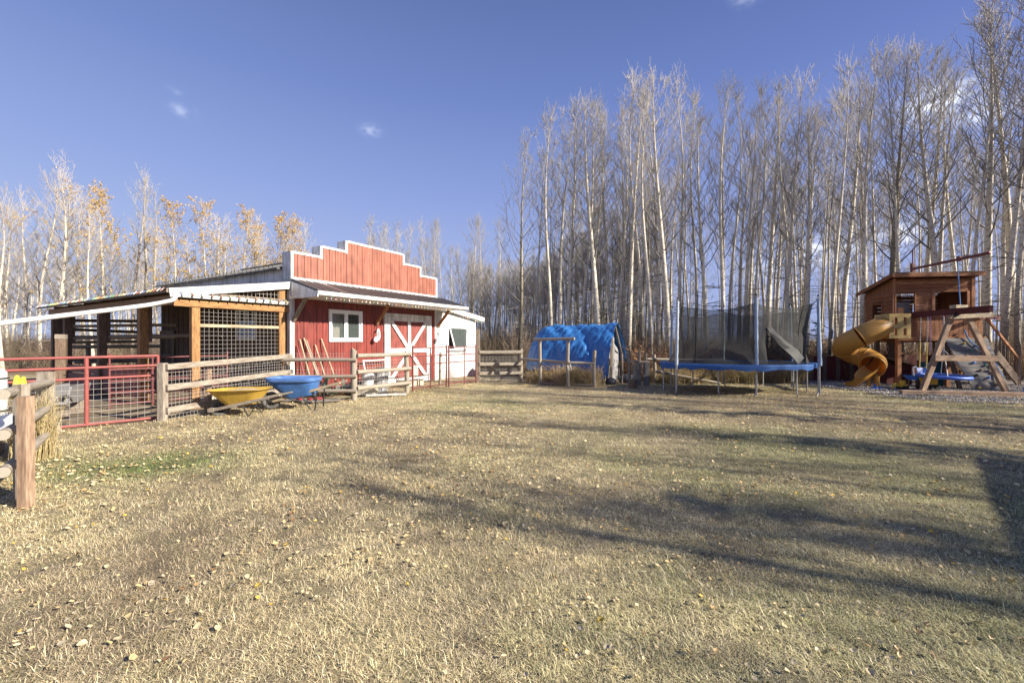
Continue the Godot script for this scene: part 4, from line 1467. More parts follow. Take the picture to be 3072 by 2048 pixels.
# ---------------------------------------------------------------- the tarp-covered shelter
func tarp_shelter() -> void:
	var t := thing("tarp_shelter", "sagging shelter covered with a wrinkled bright blue tarp", "shelter", P(3.95, 0, 16.35), 0)
	var a := Vector3(-0.848, 0, -0.53)
	var c := Vector3(-0.53, 0, 0.848)
	var f := noise(61, 0.9, 4)
	var f2 := noise(62, 2.6, 3)
	var prof := [Vector2(-1.12, 0.75), Vector2(-1.05, 1.05), Vector2(-0.85, 1.45), Vector2(-0.5, 1.95), Vector2(0, 2.27), Vector2(0.28, 2.08), Vector2(0.55, 1.78), Vector2(0.80, 1.40), Vector2(0.98, 1.0), Vector2(1.10, 0.68), Vector2(1.14, 0.42)]
	var rows := []
	var ns := 64
	for i in ns + 1:
		var s := -0.12 + 3.75 * i / ns
		var end := clampf((s - 2.55) / 1.08, 0, 1)
		var sh := sqrt(maxf(1.0 - end * end, 0.0))
		var row := []
		for j in 61:
			var q := j / 60.0 * (prof.size() - 1)
			var k := mini(int(q), prof.size() - 2)
			var p: Vector2 = prof[k].lerp(prof[k + 1], q - k)
			var h := lerpf(minf(p.y, 0.55 + 0.2 * end), p.y, 0.25 + 0.75 * sh)
			var w := p.x * (0.25 + 0.75 * sh)
			# hanging front corner at the open end
			if q > 8.0 and s < 0.75:
				h -= (q - 8.0) * 0.16 * (1.0 - absf(s - 0.25) / 0.5) if absf(s - 0.25) < 0.5 else 0.0
			# sag between frames and folds running down the slope
			var sag := 0.07 * sin(PI * clampf(s / 2.6, 0, 1)) * (1.0 - absf(w) / 1.3)
			var fold := 0.10 * f.get_noise_2d(s * 1.1 + w * 1.4, w * 0.6) + 0.05 * f2.get_noise_2d(s * 2.0 - w * 1.2, w * 0.7) + 0.010 * (absf(w) / 1.1) * sin(s * 13.0 + 3.0 * f.get_noise_1d(s * 3.0))
			var nn := (c * signf(w) * minf(absf(w), 0.7) + Vector3(0, 0.7, 0)).normalized()
			row.append(a * s + c * w + Vector3(0, h - sag, 0) + nn * fold)
		rows.append(row)
	var mb := MB.new()
	mb.sheet(rows)
	part("tarp", mb, M.tarp, t)
	# loose blue flap hanging at the right of the open end
	mb = MB.new()
	rows = []
	for i in 13:
		var row := []
		var v := i / 12.0
		for j in 7:
			var u := j / 6.0
			row.append(-a * (0.12 + 0.03 * sin(v * 9.0 + u * 5.0)) - c * (0.06 + 1.0 * v + u * 0.14) + Vector3(0, 2.2 - 1.32 * v - 0.22 * u * (0.4 + v), 0))
		rows.append(row)
	mb.sheet(rows)
	part("flap", mb, M.tarp, t)
	# poles of the frame
	for q in [[0.0, 1.0], [0.0, -1.0], [1.6, 1.0], [1.6, -1.0], [2.9, 0.8], [2.9, -0.8]]:
		mb = MB.new()
		mb.rod(a * q[0] + c * q[1] * 0.92 + Vector3(0, -0.05, 0), a * q[0] + c * q[1] * 0.86 + Vector3(0, 1.05, 0), 0.04, 8)
		mb.rod(a * q[0] + c * q[1] * 0.86 + Vector3(0, 1.05, 0), a * q[0] + Vector3(0, 2.16, 0), 0.03, 8)
		part("pole", mb, M.old_wood, t)
	# silvery sheet hung in the open end
	mb = MB.new()
	rows = []
	for i in 20:
		var v := i / 19.0
		var row := []
		for j in 16:
			var u := j / 15.0
			var w := lerpf(0.55, -0.95, u)
			var top := 2.15 - 1.15 * absf(w)
			row.append(a * (0.18 + 0.05 * sin(u * 17.0 + v * 2.0) + 0.05 * f.get_noise_2d(u * 5.0, v * 5.0)) + c * w + Vector3(0, lerpf(0.03, top, v), 0))
		rows.append(row)
	mb.sheet(rows)
	part("sheet", mb, M.grey_tarp, t)
	mb = MB.new()
	rows = []
	for i in 12:
		var v := i / 11.0
		var row := []
		for j in 26:
			var u := j / 25.0
			row.append(a * (0.1 + 3.0 * u) + c * (0.92 + 0.06 * sin(u * 23.0) + 0.05 * f.get_noise_2d(u * 9.0, v * 4.0)) + Vector3(0, 0.02 + 0.75 * v, 0))
		rows.append(row)
	mb.sheet(rows)
	part("skirt", mb, M.dark_tarp, t)
	mb = MB.new()
	mb.bar(a * 0.06 + c * 0.30, a * 0.06 + c * 0.18 + Vector3(0, 1.85, 0), 0.11, 0.05, 0.01)
	part("brace", mb, M.old_wood, t)
	var lb := thing("bundle", "dark crumpled sheet on the ground at the tarp shelter's open end", "sheet", P(4.35, 0, 16.1))
	mb = MB.new()
	mb.ball(Vector3(0, 0.12, 0), Vector3(0.33, 0.2, 0.25), 14, 8)
	mb.ball(Vector3(-0.75, 0.10, 0.6), Vector3(0.2, 0.14, 0.2), 14, 8)
	part("sheet", mb, M.dark_tarp, lb)
	var wh := thing("pipe", "thin white pipe leaning against the blue tarp's front", "pipe")
	mb = MB.new()
	mb.rod(P(1.95, 1.18, 15.2), P(2.1, 0.5, 15.0), 0.025, 7)
	part("tube", mb, M.white_trim, wh)

# ---------------------------------------------------------------- trampoline
func trampoline() -> void:
	var t := thing("trampoline", "oval trampoline with blue pad, sleeved poles and torn black net", "trampoline", P(7.05, 0, 13.4))
	var mb: MB
	var el := func(a: float, k := 1.0, y := 0.9): return Vector3(cos(a) * 2.33 * k, y, -sin(a) * 1.53 * k)
	var O := P(7.05, 0, 13.4)
	# pad: top, lip and a skirt that hangs unevenly
	var f := noise(71, 1.5, 3)
	var rows := [[], [], [], [], []]
	var N := 96
	for i in N:
		var a := TAU * i / N
		var drop := 0.15 + 0.06 * f.get_noise_2d(cos(a) * 3, sin(a) * 3) + 0.06 * exp(-pow((fposmod(a - PI + 0.25, TAU) - 0.25) / 0.12, 2))
		rows[0].append(el.call(a, 1.0, 0.905 - drop) + Vector3(0, 0, 0))
		rows[1].append(el.call(a, 1.012, 0.86))
		rows[2].append(el.call(a, 1.005, 0.905))
		rows[3].append(el.call(a, 0.965, 0.912))
		rows[4].append(el.call(a, 0.925, 0.900))
	mb = MB.new()
	mb.sheet(rows, true)
	part("pad", mb, M.pad, t)
	mb = MB.new()
	rows = [[], [], []]
	for i in N:
		var a := TAU * i / N
		rows[0].append(el.call(a, 0.94, 0.89))
		rows[1].append(el.call(a, 0.5, 0.875))
		rows[2].append(el.call(a, 0.01, 0.87))
	mb.sheet(rows, true)
	part("jumping_mat", mb, M.jump_mat, t)
	mb = MB.new()
	var ringp := PackedVector3Array()
	for i in N + 1:
		ringp.append(el.call(TAU * i / N, 0.985, 0.86))
	mb.path(ringp, 0.022, 6)
	part("frame_ring", mb, M.galvanised, t)
	# legs: U-shaped pairs joined at the ground
	var legs := [[P(4.82, 0, 13.56), P(4.87, 0, 12.64)], [P(5.98, 0, 12.35), P(6.86, 0, 11.98)], [P(8.05, 0, 12.05), P(8.87, 0, 12.34)], [P(9.0, 0, 13.0), P(9.24, 0, 14.0)], [P(8.6, 0, 14.6), P(7.4, 0, 14.9)], [P(6.3, 0, 14.85), P(5.5, 0, 14.45)]]
	for q in legs:
		var p: Vector3 = q[0] - O
		var r: Vector3 = q[1] - O
		mb = MB.new()
		var y := -0.06
		mb.path(pts([p + Vector3(0, 0.86, 0), p + Vector3(0, 0.12, 0), p.lerp(r, 0.08) + Vector3(0, y, 0), p.lerp(r, 0.92) + Vector3(0, y, 0), r + Vector3(0, 0.12, 0), r + Vector3(0, 0.86, 0)]), 0.021, 8)
		part("leg", mb, M.galvanised, t)
	# six poles
	var poles := [[P(4.87, 0, 12.62), 2.76], [P(6.86, 0, 11.95), 2.80], [P(8.90, 0, 12.32), 2.82], [P(9.22, 0, 14.05), 2.70], [P(7.40, 0, 14.93), 2.72], [P(5.50, 0, 14.75), 2.66]]
	var tops := []
	for k in 6:
		var p: Vector3 = poles[k][0] - O
		var h: float = poles[k][1]
		tops.append(p * 0.97 + Vector3(0, h, 0))
		var lean := Vector3(p.x, 0, p.z).normalized() * -0.04 if k != 3 else Vector3(-0.06, 0, 0)
		var o := Node3D.new()
		o.name = numbered("pole", t)
		t.add_child(o)
		mb = MB.new()
		mb.rod(p + Vector3(0, 0.05, 0), p + Vector3(0, h + 0.06, 0) + lean, 0.019, 8)
		part("tube", mb, M.galvanised, o)
		mb = MB.new()
		var pp := PackedVector3Array()
		var rr := PackedFloat32Array()
		for i in 15:
			var e := i / 14.0
			pp.append(p + Vector3(0, lerpf(0.86, h - 0.02, e), 0) + lean * e)
			rr.append(0.045 + 0.006 * sin(i * 2.3) + (0.012 if k == 2 and i < 6 else 0.0))
		mb.tube(pp, rr, 10, true)
		part("sleeve", mb, M.sleeve_pale if k in [0, 4] else M.sleeve, o)
		mb = MB.new()
		mb.ball(p + Vector3(0, h + 0.07, 0) + lean, Vector3(0.03, 0.035, 0.03), 8, 5)
		part("pole_cap", mb, M.black, o)
	# net panels hung between the poles, a little inside them
	for k in 6:
		var a: Vector3 = tops[k]
		var b: Vector3 = tops[(k + 1) % 6]
		var inn := func(u: float, v: float) -> Vector3:
			var p := a.lerp(b, u)
			var bow := sin(PI * u)
			var c := Vector3(p.x, 0, p.z)
			# bottom follows the oval, top is stretched straight and sags
			var ang := atan2(-lerpf(a.z / 1.53, b.z / 1.53, u), lerpf(a.x / 2.33, b.x / 2.33, u))
			var low: Vector3 = el.call(ang, 0.90, 0.91)
			var top := c * (0.95 - 0.03 * bow) + Vector3(0, p.y - 0.16 - 0.15 * bow, 0)
			var q := low.lerp(top, v)
			q -= c.normalized() * 0.16 * sin(PI * v) * (0.5 + 0.5 * bow)
			return q
		mb = MB.new()
		if k != 1:
			var rr := []
			for i in 11:
				var row := []
				for j in 13:
					row.append(inn.call(j / 12.0, i / 10.0))
				rr.append(row)
			mb.sheet(rr)
		else:
			var poly := PackedVector2Array([Vector2(0, 0), Vector2(0.18, 0), Vector2(0.20, 0.35), Vector2(0.235, 0.64), Vector2(0.32, 0.52), Vector2(0.45, 0.34), Vector2(0.6, 0.16), Vector2(0.68, 0.0), Vector2(1, 0), Vector2(1, 0.5), Vector2(1, 1), Vector2(0.75, 1), Vector2(0.5, 1), Vector2(0.25, 1), Vector2(0, 1), Vector2(0, 0.5)])
			var tr := Geometry2D.triangulate_polygon(poly)
			for i in range(0, tr.size(), 3):
				mb.tri(inn.call(poly[tr[i]].x, poly[tr[i]].y), inn.call(poly[tr[i + 1]].x, poly[tr[i + 1]].y), inn.call(poly[tr[i + 2]].x, poly[tr[i + 2]].y))
		part("net_panel", mb, M.net, t)
		if k == 1:
			mb = MB.new()
			var flap := [Vector2(0.235, 0.64), Vector2(0.32, 0.52), Vector2(0.45, 0.34), Vector2(0.6, 0.16), Vector2(0.68, 0.0)]
			var rr := [[], []]
			for q in flap:
				rr[0].append(inn.call(q.x, q.y) + Vector3(0, 0, 0.02))
				rr[1].append(inn.call(minf(q.x + 0.22 * (1 - q.y), 0.97), q.y + 0.10 * (1 - q.y)) + Vector3(0, 0, 0.05))
			mb.sheet(rr)
			part("net_flap", mb, M.net_flap, t)
			mb = MB.new()
			var ed := PackedVector3Array()
			for q in flap:
				ed.append(inn.call(q.x, q.y) + Vector3(0, 0, 0.025))
			mb.path(ed, 0.014, 5)
			part("net_edge", mb, M.black, t)
		# top cord, and a black zip line near some poles
		mb = MB.new()
		var line := PackedVector3Array()
		line.append(poles[k][0] - O + Vector3(0, poles[k][1] + 0.02, 0))
		for j in 13:
			line.append(inn.call(j / 12.0, 1.0))
		line.append(poles[(k + 1) % 6][0] - O + Vector3(0, poles[(k + 1) % 6][1] + 0.02, 0))
		mb.path(line, 0.008, 5)
		if k in [0, 1]:
			line = PackedVector3Array()
			for j in 11:
				line.append(inn.call(0.18 - 0.03 * sin(PI * j / 10.0) if k == 0 else 0.85, j / 10.0) + Vector3(0, 0, 0.01))
			mb.path(line, 0.013, 5)
		part("cord", mb, M.black, t)

# ---------------------------------------------------------------- playset
const TOWER_AT := Vector3(13.4, 0, -14.8)
const TOWER_TURN := -0.157

# boards laid level between x0 and x1, with openings [x0, x1, y0, y1] left out
func siding(under: Node, m: Array, x0: float, x1: float, y0: float, y1: float, z: float, holes: Array, step := 0.15, turn := Transform3D.IDENTITY) -> void:
	var y := y0
	var k := 0
	while y < y1 - 0.02:
		var top := minf(y + step, y1)
		var runs := [[x0, x1]]
		for h in holes:
			if y + step * 0.5 > h[2] and y + step * 0.5 < h[3]:
				var nr := []
				for r in runs:
					if h[0] > r[0]:
						nr.append([r[0], minf(h[0], r[1])])
					if h[1] < r[1]:
						nr.append([maxf(h[1], r[0]), r[1]])
				runs = nr
		for r in runs:
			if r[1] - r[0] > 0.03:
				var mb := MB.new()
				mb.box2(Vector3(r[0], y + 0.004, z - 0.025), Vector3(r[1], top - 0.004, z + 0.002 * (k % 3)), 0.004)
				var o := part("plank", mb, m[k % m.size()], under)
				o.transform = turn
		y += step
		k += 1

func playset() -> void:
	var mb: MB
	var sw: Array = [M.stained_wood, M.stained_wood_light, M.stained_wood]
	var t := thing("playhouse", "red-brown wooden playhouse raised on posts under a sloping roof", "playhouse", TOWER_AT, TOWER_TURN)
	# posts and deck
	for q in [[0.06, -0.08], [1.55, -0.08], [2.55, -0.08], [0.62, -1.25], [3.2, -1.25], [0.62, -2.85], [3.2, -2.85], [0.15, -1.3]]:
		mb = MB.new()
		var top := 2.46 if q[1] > -1.0 and q[0] < 1.0 else 1.64
		mb.box2(Vector3(q[0] - 0.065, 0, q[1] - 0.065), Vector3(q[0] + 0.065, top, q[1] + 0.065), 0.008)
		part("post", mb, M.stained_wood_light if q[1] > -1 else M.dark_post, t)
	for k in 22:
		mb = MB.new()
		var x := 0.0 + 0.151 * k
		mb.box2(Vector3(x + 0.003, 1.66, -2.95), Vector3(x + 0.147, 1.70, 0.0 if x < 2.45 else -1.0), 0.004)
		part("deck_plank", mb, M.stained_wood, t)
	mb = MB.new()
	mb.box2(Vector3(-0.02, 1.58, 0.0), Vector3(2.63, 1.71, 0.04), 0.006)
	part("deck_rim", mb, M.stained_wood_light, t)
	for z in [-0.9, -1.8, -2.9]:
		mb = MB.new()
		mb.box2(Vector3(0.02, 1.52, z), Vector3(2.6 if z > -1 else 3.3, 1.655, z + 0.05))
		part("joist", mb, M.stained_wood, t)
	# front railing of upright boards
	for k in 22:
		mb = MB.new()
		var x := 0.14 + 0.141 * k
		if x > 2.5:
			break
		mb.box2(Vector3(x, 1.715, -0.02 - 0.003 * (k % 2)), Vector3(x + 0.136, 2.38, 0.005), 0.004)
		part("railing_board", mb, M.stained_wood_light if k % 4 != 2 else M.stained_wood, t)
	mb = MB.new()
	mb.box2(Vector3(0.13, 2.385, -0.08), Vector3(2.66, 2.43, 0.06), 0.006)
	part("railing_cap", mb, M.red_wood, t)
	mb = MB.new()
	mb.box2(Vector3(-0.02, 2.30, 0.0), Vector3(0.16, 2.72, 0.05), 0.006)
	part("post_board", mb, M.stained_wood_light, t)
	# house walls
	var holes := [[0.70, 1.32, 2.55, 3.32], [1.98, 3.0, 1.5, 3.32]]
	siding(t, sw, 0.62, 3.24, 1.71, 3.86, -1.21, holes)
	var side := Transform3D(Basis(Vector3.UP, -PI / 2), Vector3(0.62, 0, 0))
	siding(t, [M.stained_wood], -2.8, -1.24, 1.71, 3.35, 0.0, [[-2.3, -1.75, 2.45, 3.0]], 0.15, side)
	mb = MB.new()
	mb.prism(PackedVector2Array([Vector2(-2.8, 3.35), Vector2(-1.24, 3.35), Vector2(-1.24, 3.92), Vector2(-2.8, 3.46)]), side * Transform3D(Basis.IDENTITY, Vector3(0, 0, -0.02)), 0.02)
	part("side_board", mb, M.stained_wood, t)
	mb = MB.new()
	mb.prism(PackedVector2Array([Vector2(-2.8, 1.71), Vector2(-1.24, 1.71), Vector2(-1.24, 3.92), Vector2(-2.8, 3.46)]), Transform3D(Basis(Vector3.UP, -PI / 2), Vector3(3.24, 0, 0)), 0.02)
	part("side_board", mb, M.stained_wood, t)
	siding(t, [M.stained_wood], 0.62, 3.24, 1.71, 3.4, -2.8, [[2.35, 2.85, 2.4, 3.05]])
	for q in [[0.60, 0.70], [3.14, 3.26], [1.88, 1.98], [3.0, 3.08]]:
		mb = MB.new()
		mb.box2(Vector3(q[0], 1.705, -1.208), Vector3(q[1], 3.9 if q[0] < 1 or q[0] > 3.1 else 3.4, -1.18), 0.004)
		part("trim_board", mb, M.stained_wood_light, t)
	var wn := part("window", frame_box(Vector3(0.66, 2.51, -1.19), Vector3(1.36, 3.36, -1.19), 0.05, 0.04), M.stained_wood, t)
	mb = MB.new()
	mb.box2(Vector3(0.72, 2.45, -1.40), Vector3(1.30, 3.02, -1.38))
	part("blind", mb, M.board_grey, wn)
	var sd := part("window", frame_box(Vector3(0.60, 2.42, -2.33), Vector3(0.60, 3.03, -1.72), 0.05, 0.04), M.stained_wood, t)
	# roof with a board along its high front edge
	for k in 10:
		mb = MB.new()
		var x := 0.42 + 0.292 * k
		mb.bar(Vector3(x + 0.144, 4.06, -0.92), Vector3(x + 0.144, 3.52, -3.0), 0.284, 0.03)
		part("roof_sheet", mb, M.dark_post, t)
	mb = MB.new()
	mb.box2(Vector3(0.42, 3.90, -0.935), Vector3(3.36, 4.045, -0.90), 0.005)
	part("fascia", mb, M.stained_wood_light, t)
	mb = MB.new()
	mb.bar(Vector3(0.415, 3.975, -0.94), Vector3(0.415, 3.45, -2.98), 0.03, 0.12)
	part("fascia", mb, M.stained_wood, t)
	mb = MB.new()
	mb.bar(Vector3(1.9, 3.985, -0.95), Vector3(1.9, 3.90, -1.24), 2.9, 0.02)
	part("soffit", mb, M.red_wood, t)
	# low dark board screens under the deck
	for q in [[-1.9, -0.1, -1.9, 0.95], [0.62, 3.2, -2.87, 1.0]]:
		var k := 0
		var x: float = q[0]
		while x < q[1]:
			mb = MB.new()
			mb.box2(Vector3(x, 0, q[2]), Vector3(x + 0.155, q[3] + 0.02 * (k % 2), q[2] + 0.03))
			part("screen_board", mb, M.red_wood if k % 3 else M.dark_wood, t)
			x += 0.16
			k += 1

	# red steel pipe jutting over the roof
	var pp := thing("hoist_pipe", "dark red steel pipe jutting out above the playhouse roof", "pipe")
	mb = MB.new()
	mb.rod(P(14.75, 4.22, 15.7), P(13.30, 4.03, 11.9), 0.045, 10)
	part("arm", mb, M.dull_red_pipe, pp)
	mb = MB.new()
	mb.box2(P(14.70, 3.9, 15.65), P(14.80, 4.42, 15.75))
	mb.rod(P(14.75, 4.42, 15.7), P(14.75, 4.95, 15.7), 0.02, 6)
	part("mast", mb, M.dull_red_pipe, pp)
	mb = MB.new()
	mb.ball(P(13.30, 4.03, 11.88), Vector3(0.05, 0.05, 0.02), 10, 6)
	part("end_cap", mb, M.red_pipe, pp)
	mb = MB.new()
	mb.bar(P(13.75, 4.02, 13.1), P(13.75, 4.17, 13.1), 0.1, 0.1)
	part("clamp", mb, M.dull_red_pipe, pp)
	var rs := thing("rope_swing", "blue rope with a wooden block seat resting on the swing beam", "rope swing")
	mb = MB.new()
	mb.path(pts([P(13.78, 4.05, 13.2), P(13.72, 3.4, 13.1), P(13.67, 2.64, 13.0)]), 0.014, 6)
	part("rope", mb, M.rope_blue, rs)
	mb = MB.new()
	mb.box2(P(13.44, 2.565, 12.9), P(13.80, 2.665, 13.1), 0.01)
	part("seat", mb, M.pale_wood, rs)

	# A-frame with its long swing beam
	var af := thing("swing_set", "wooden A-frame with a long dark red swing beam", "swing frame")
	mb = MB.new()
	mb.bar(P(13.95, 2.47, 15.3), P(13.15, 2.46, 11.7), 0.10, 0.19, 0.006)
	part("beam", mb, M.red_wood, af)
	for q in [[P(12.42, 0, 12.92), P(13.42, 2.34, 13.02)], [P(14.82, 0, 12.76), P(13.84, 2.34, 12.98)]]:
		mb = MB.new()
		mb.bar(q[0], q[1], 0.15, 0.10, 0.008, Vector3(0, 0, 1))
		part("leg", mb, M.brown_wood, af)
	mb = MB.new()
	mb.bar(P(12.72, 1.06, 12.82), P(14.50, 1.05, 12.72), 0.05, 0.17, 0.006)
	part("crossbar", mb, M.brown_wood, af)
	mb = MB.new()
	mb.bar(P(13.30, 2.30, 12.86), P(14.55, 2.36, 12.84), 0.06, 0.13, 0.006)
	part("top_plate", mb, M.pale_wood, af)
	mb = MB.new()
	mb.bar(P(13.28, 2.33, 12.8), P(13.55, 2.50, 12.8), 0.04, 0.13, 0.004)
	part("bracket", mb, M.black, af)
	# swings
	var bs := thing("swing", "blue belt swing hanging on yellow-coated chains", "swing")
	for q in [[13.67, 14.25], [13.59, 13.93]]:
		mb = MB.new()
		var a := P(q[0], 2.38, q[1])
		var b := P(q[0] - 0.02, 0.68, q[1] + 0.03)
		for k in 34:
			var e := k / 34.0
			var p := a.lerp(b, e)
			mb.bar(p, a.lerp(b, (k + 1.1) / 34.0), 0.022 if k % 2 else 0.008, 0.008 if k % 2 else 0.022, 0)
		part("chain", mb, M.galvanised if true else M.wire, bs)
		mb = MB.new()
		mb.rod(a.lerp(b, 0.5), b, 0.016, 6)
		part("grip", mb, M.rope_yellow, bs)
	mb = MB.new()
	var rows := []
	for i in 12:
		var u := i / 11.0
		var row := []
		for j in 5:
			row.append(P(13.65 - 0.08 * u + (j - 2) * 0.05, 0.68 - 0.26 * sin(PI * u), 14.28 - 0.32 * u))
		rows.append(row)
	mb.sheet(rows)
	part("seat", mb, M.swing_blue, bs)
	var sc := thing("swing", "round blue saucer swing hanging flat on white ropes", "swing")
	var cc := P(13.46, 0.47, 13.30)
	mb = MB.new()
	mb.ring(cc, Vector3(0.02, 1, 0.03).normalized(), 0.60, 0.055, 36, 10)
	part("rim", mb, M.swing_blue, sc)
	mb = MB.new()
	mb.tube(pts([cc + Vector3(0, -0.06, 0), cc + Vector3(0, -0.02, 0), cc]), PackedFloat32Array([0.35, 0.58, 0.59]), 28, true)
	part("fabric", mb, M.black, sc)
	var kn := P(13.47, 1.30, 13.30)
	mb = MB.new()
	mb.rod(P(13.47, 2.38, 13.30), kn, 0.014, 6)
	part("rope", mb, M.rope_white, sc)
	for a in [0.5, 2.2, 3.9, 5.4]:
		mb = MB.new()
		mb.rod(kn, cc + Vector3(cos(a) * 0.58, 0.04, sin(a) * 0.58), 0.012, 6)
		part("rope", mb, M.rope_white, sc)
	for q in [[13.42, 13.05, "purple rope hanging from the swing beam"]]:
		var o := thing("rope", q[2], "rope")
		mb = MB.new()
		mb.rod(P(q[0] + 0.12, 2.38, q[1] + 0.75), P(q[0] + 0.12, 1.2, q[1] + 0.75), 0.014, 6)
		part("cord", mb, mat("purple", L(0.22, 0.13, 0.3), 0.7), o)

	# climbing wall of weathered planks leaning on the deck
	var cw := thing("climbing_wall", "sloping grey plank climbing wall with bolted holds", "climbing wall", TOWER_AT, TOWER_TURN)
	var lo := Vector3(0, 0, 0.85)
	var hi := Vector3(0, 1.66, 0.06)
	for k in 12:
		var a := lo.lerp(hi, k / 12.0)
		var b := lo.lerp(hi, (k + 1) / 12.0)
		mb = MB.new()
		var cx := 0.5 * (1.36 + 0.02 * (11 - k) + 2.62)
		mb.bar(a.lerp(b, 0.03) + Vector3(cx, 0, 0), a.lerp(b, 0.97) + Vector3(cx, 0, 0), 2.62 - 1.36 - 0.02 * (11 - k), 0.028 + 0.006 * (k % 2), 0.004, Vector3(0, 0.4, 1))
		# grain along the plank
		for i in mb.uv.size():
			mb.uv[i] = Vector2(mb.uv[i].y * 1.0 + k * 0.13, mb.uv[i].x * 0.5 + k * 0.41)
		part("plank", mb, M.board_grey, cw)
	var hold_cols := [M.rope_yellow, M.dark_post, M.orange_wood, M.hose_green, M.toy_blue, M.black]
	for k in 20:
		var e := (k + 0.7) / 21.0
		var p := lo.lerp(hi, e) + Vector3(1.75 + 0.8 * fposmod(k * 0.618, 1.0), 0.02, 0.045)
		mb = MB.new()
		mb.ball(p, Vector3(0.055, 0.035, 0.035), 8, 5)
		part("hold", mb, hold_cols[k % 6], cw)
	for q in [[2.40, 0.62], [2.38, 0.25]]:
		mb = MB.new()
		mb.box(lo.lerp(hi, q[1] / 1.66) + Vector3(q[0], 0, 0.06), Vector3(0.36, 0.1, 0.05), 0.006)
		part("foot_block", mb, M.pale_wood, cw)
	mb = MB.new()
	mb.bar(Vector3(1.42, 0, 0.6), Vector3(1.42, 1.6, -0.02), 0.09, 0.09)
	part("brace", mb, M.dark_post, cw)
	var cr := thing("rope", "blue climbing rope trailing down the plank climbing wall", "rope", TOWER_AT, TOWER_TURN)
	mb = MB.new()
	mb.path(smooth([Vector3(1.95, 1.95, 0.06), Vector3(2.02, 1.6, 0.16), Vector3(2.2, 1.3, 0.3), Vector3(2.38, 1.0, 0.48), Vector3(2.46, 0.7, 0.62), Vector3(2.46, 0.42, 0.78)], 5), 0.02, 7)
	part("cord", mb, M.rope_blue, cr)

	# stairs down to the right
	var st := thing("stairs", "wooden stairs with handrails down the playhouse's right side", "stairs")
	var top := P(16.25, 1.70, 14.70)
	var bot := P(18.12, 0.10, 15.25)
	var back := Vector3(0.14, 0, -0.88)
	for o in [Vector3.ZERO, back]:
		mb = MB.new()
		mb.bar(top + o, bot + o, 0.05, 0.30, 0.006)
		part("stringer", mb, M.dark_post, st)
		mb = MB.new()
		mb.bar(top + o + Vector3(0, 0.80, 0), bot + o + Vector3(0.05, 0.78, 0), 0.06, 0.09, 0.006)
		part("handrail", mb, M.stained_wood_light if o == Vector3.ZERO else M.stained_wood, st)
		for e in 9:
			mb = MB.new()
			var p = top.lerp(bot, (e + 0.5) / 9.0) + o
			mb.rod(p, p + Vector3(0, 0.78, 0), 0.012, 6)
			part("baluster", mb, M.old_wood, st)
		mb = MB.new()
		mb.box2(bot + o + Vector3(-0.05, -0.1, -0.05), bot + o + Vector3(0.05, 0.95, 0.05), 0.006)
		part("newel_post", mb, M.brown_wood, st)
	for e in 8:
		mb = MB.new()
		var p := top.lerp(bot, (e + 0.7) / 8.5)
		mb.bar(p, p + back, 0.24, 0.04, 0.004)
		part("tread", mb, M.grey_wood, st)
	mb = MB.new()
	mb.bar(P(15.6, 2.38, 14.25), P(18.3, 2.44, 16.0), 0.05, 0.14)
	part("top_rail", mb, M.red_wood, st)

	# orange tube slide
	var sl := thing("tube_slide", "orange-yellow plastic tube slide winding down from the deck", "slide")
	var way := smooth([P(12.74, 2.05, 14.66), P(12.40, 1.93, 14.62), P(12.02, 1.72, 14.72), P(11.86, 1.50, 15.08), P(12.0, 1.30, 15.40), P(12.32, 1.12, 15.45), P(12.60, 0.96, 15.18), P(12.56, 0.80, 14.78), P(12.26, 0.70, 14.52)], 5)
	var per := 10
	for k in 4:
		mb = MB.new()
		var seg := way.slice(k * per, k * per + per + 1)
		var rr := PackedFloat32Array()
		for i in seg.size():
			rr.append(0.365 if i in [0, seg.size() - 1] else 0.350)
		mb.tube(seg, rr, 28, false)
		part("tube_section", mb, M.slide, sl)
		mb = MB.new()
		var e := seg[seg.size() - 1]
		var ax := (seg[seg.size() - 1] - seg[seg.size() - 2]).normalized()
		mb.ring(e, ax, 0.366, 0.017, 28, 6)
		part("flange", mb, M.slide, sl)
	# seam lines along the tube
	# open chute
	var ch := smooth([P(12.30, 0.62, 14.52), P(12.02, 0.44, 14.44), P(11.82, 0.27, 14.44), P(11.68, 0.11, 14.54), P(11.62, 0.04, 14.66)], 5)
	rows = []
	for i in ch.size():
		var z := (ch[mini(i + 1, ch.size() - 1)] - ch[maxi(i - 1, 0)]).normalized()
		var x := Vector3.UP.cross(z).normalized()
		var y := z.cross(x)
		var row := []
		for j in 17:
			var u := lerpf(-1.0, 1.0, j / 16.0)
			var px := 0.22 * sin(clampf(u, -1, 1) * PI / 2)
			var py := -0.20 * cos(u * PI / 2)
			if absf(u) > 0.85:
				px = signf(u) * (0.22 + (absf(u) - 0.85) * 0.4)
				py = 0.02
			row.append(ch[i] + x * px + y * (py + 0.1))
		rows.append(row)
	mb = MB.new()
	mb.sheet(rows)
	part("chute", mb, M.slide, sl)
	for q in [[P(12.40, 0, 14.5), 0.42], [P(12.22, 0, 14.6), 0.4], [P(12.62, 0, 14.8), 0.50], [P(12.52, 0, 14.6), 0.46]]:
		mb = MB.new()
		mb.tube(pts([q[0], q[0] + Vector3(0, q[1] * 0.5, 0), q[0] + Vector3(0, q[1], 0)]), PackedFloat32Array([0.065, 0.055, 0.075]), 10, true)
		part("foot", mb, M.slide, sl)
	# entry panel with four slots
	var fr := Transform3D(Basis(Vector3.UP, TOWER_TURN), P(12.74, 1.66, 14.36))
	mb = MB.new()
	var xs := [0.0, 0.12, 0.22, 0.40, 0.50, 0.62]
	var ys := [0.0, 0.10, 0.34, 0.46, 0.70, 0.80]
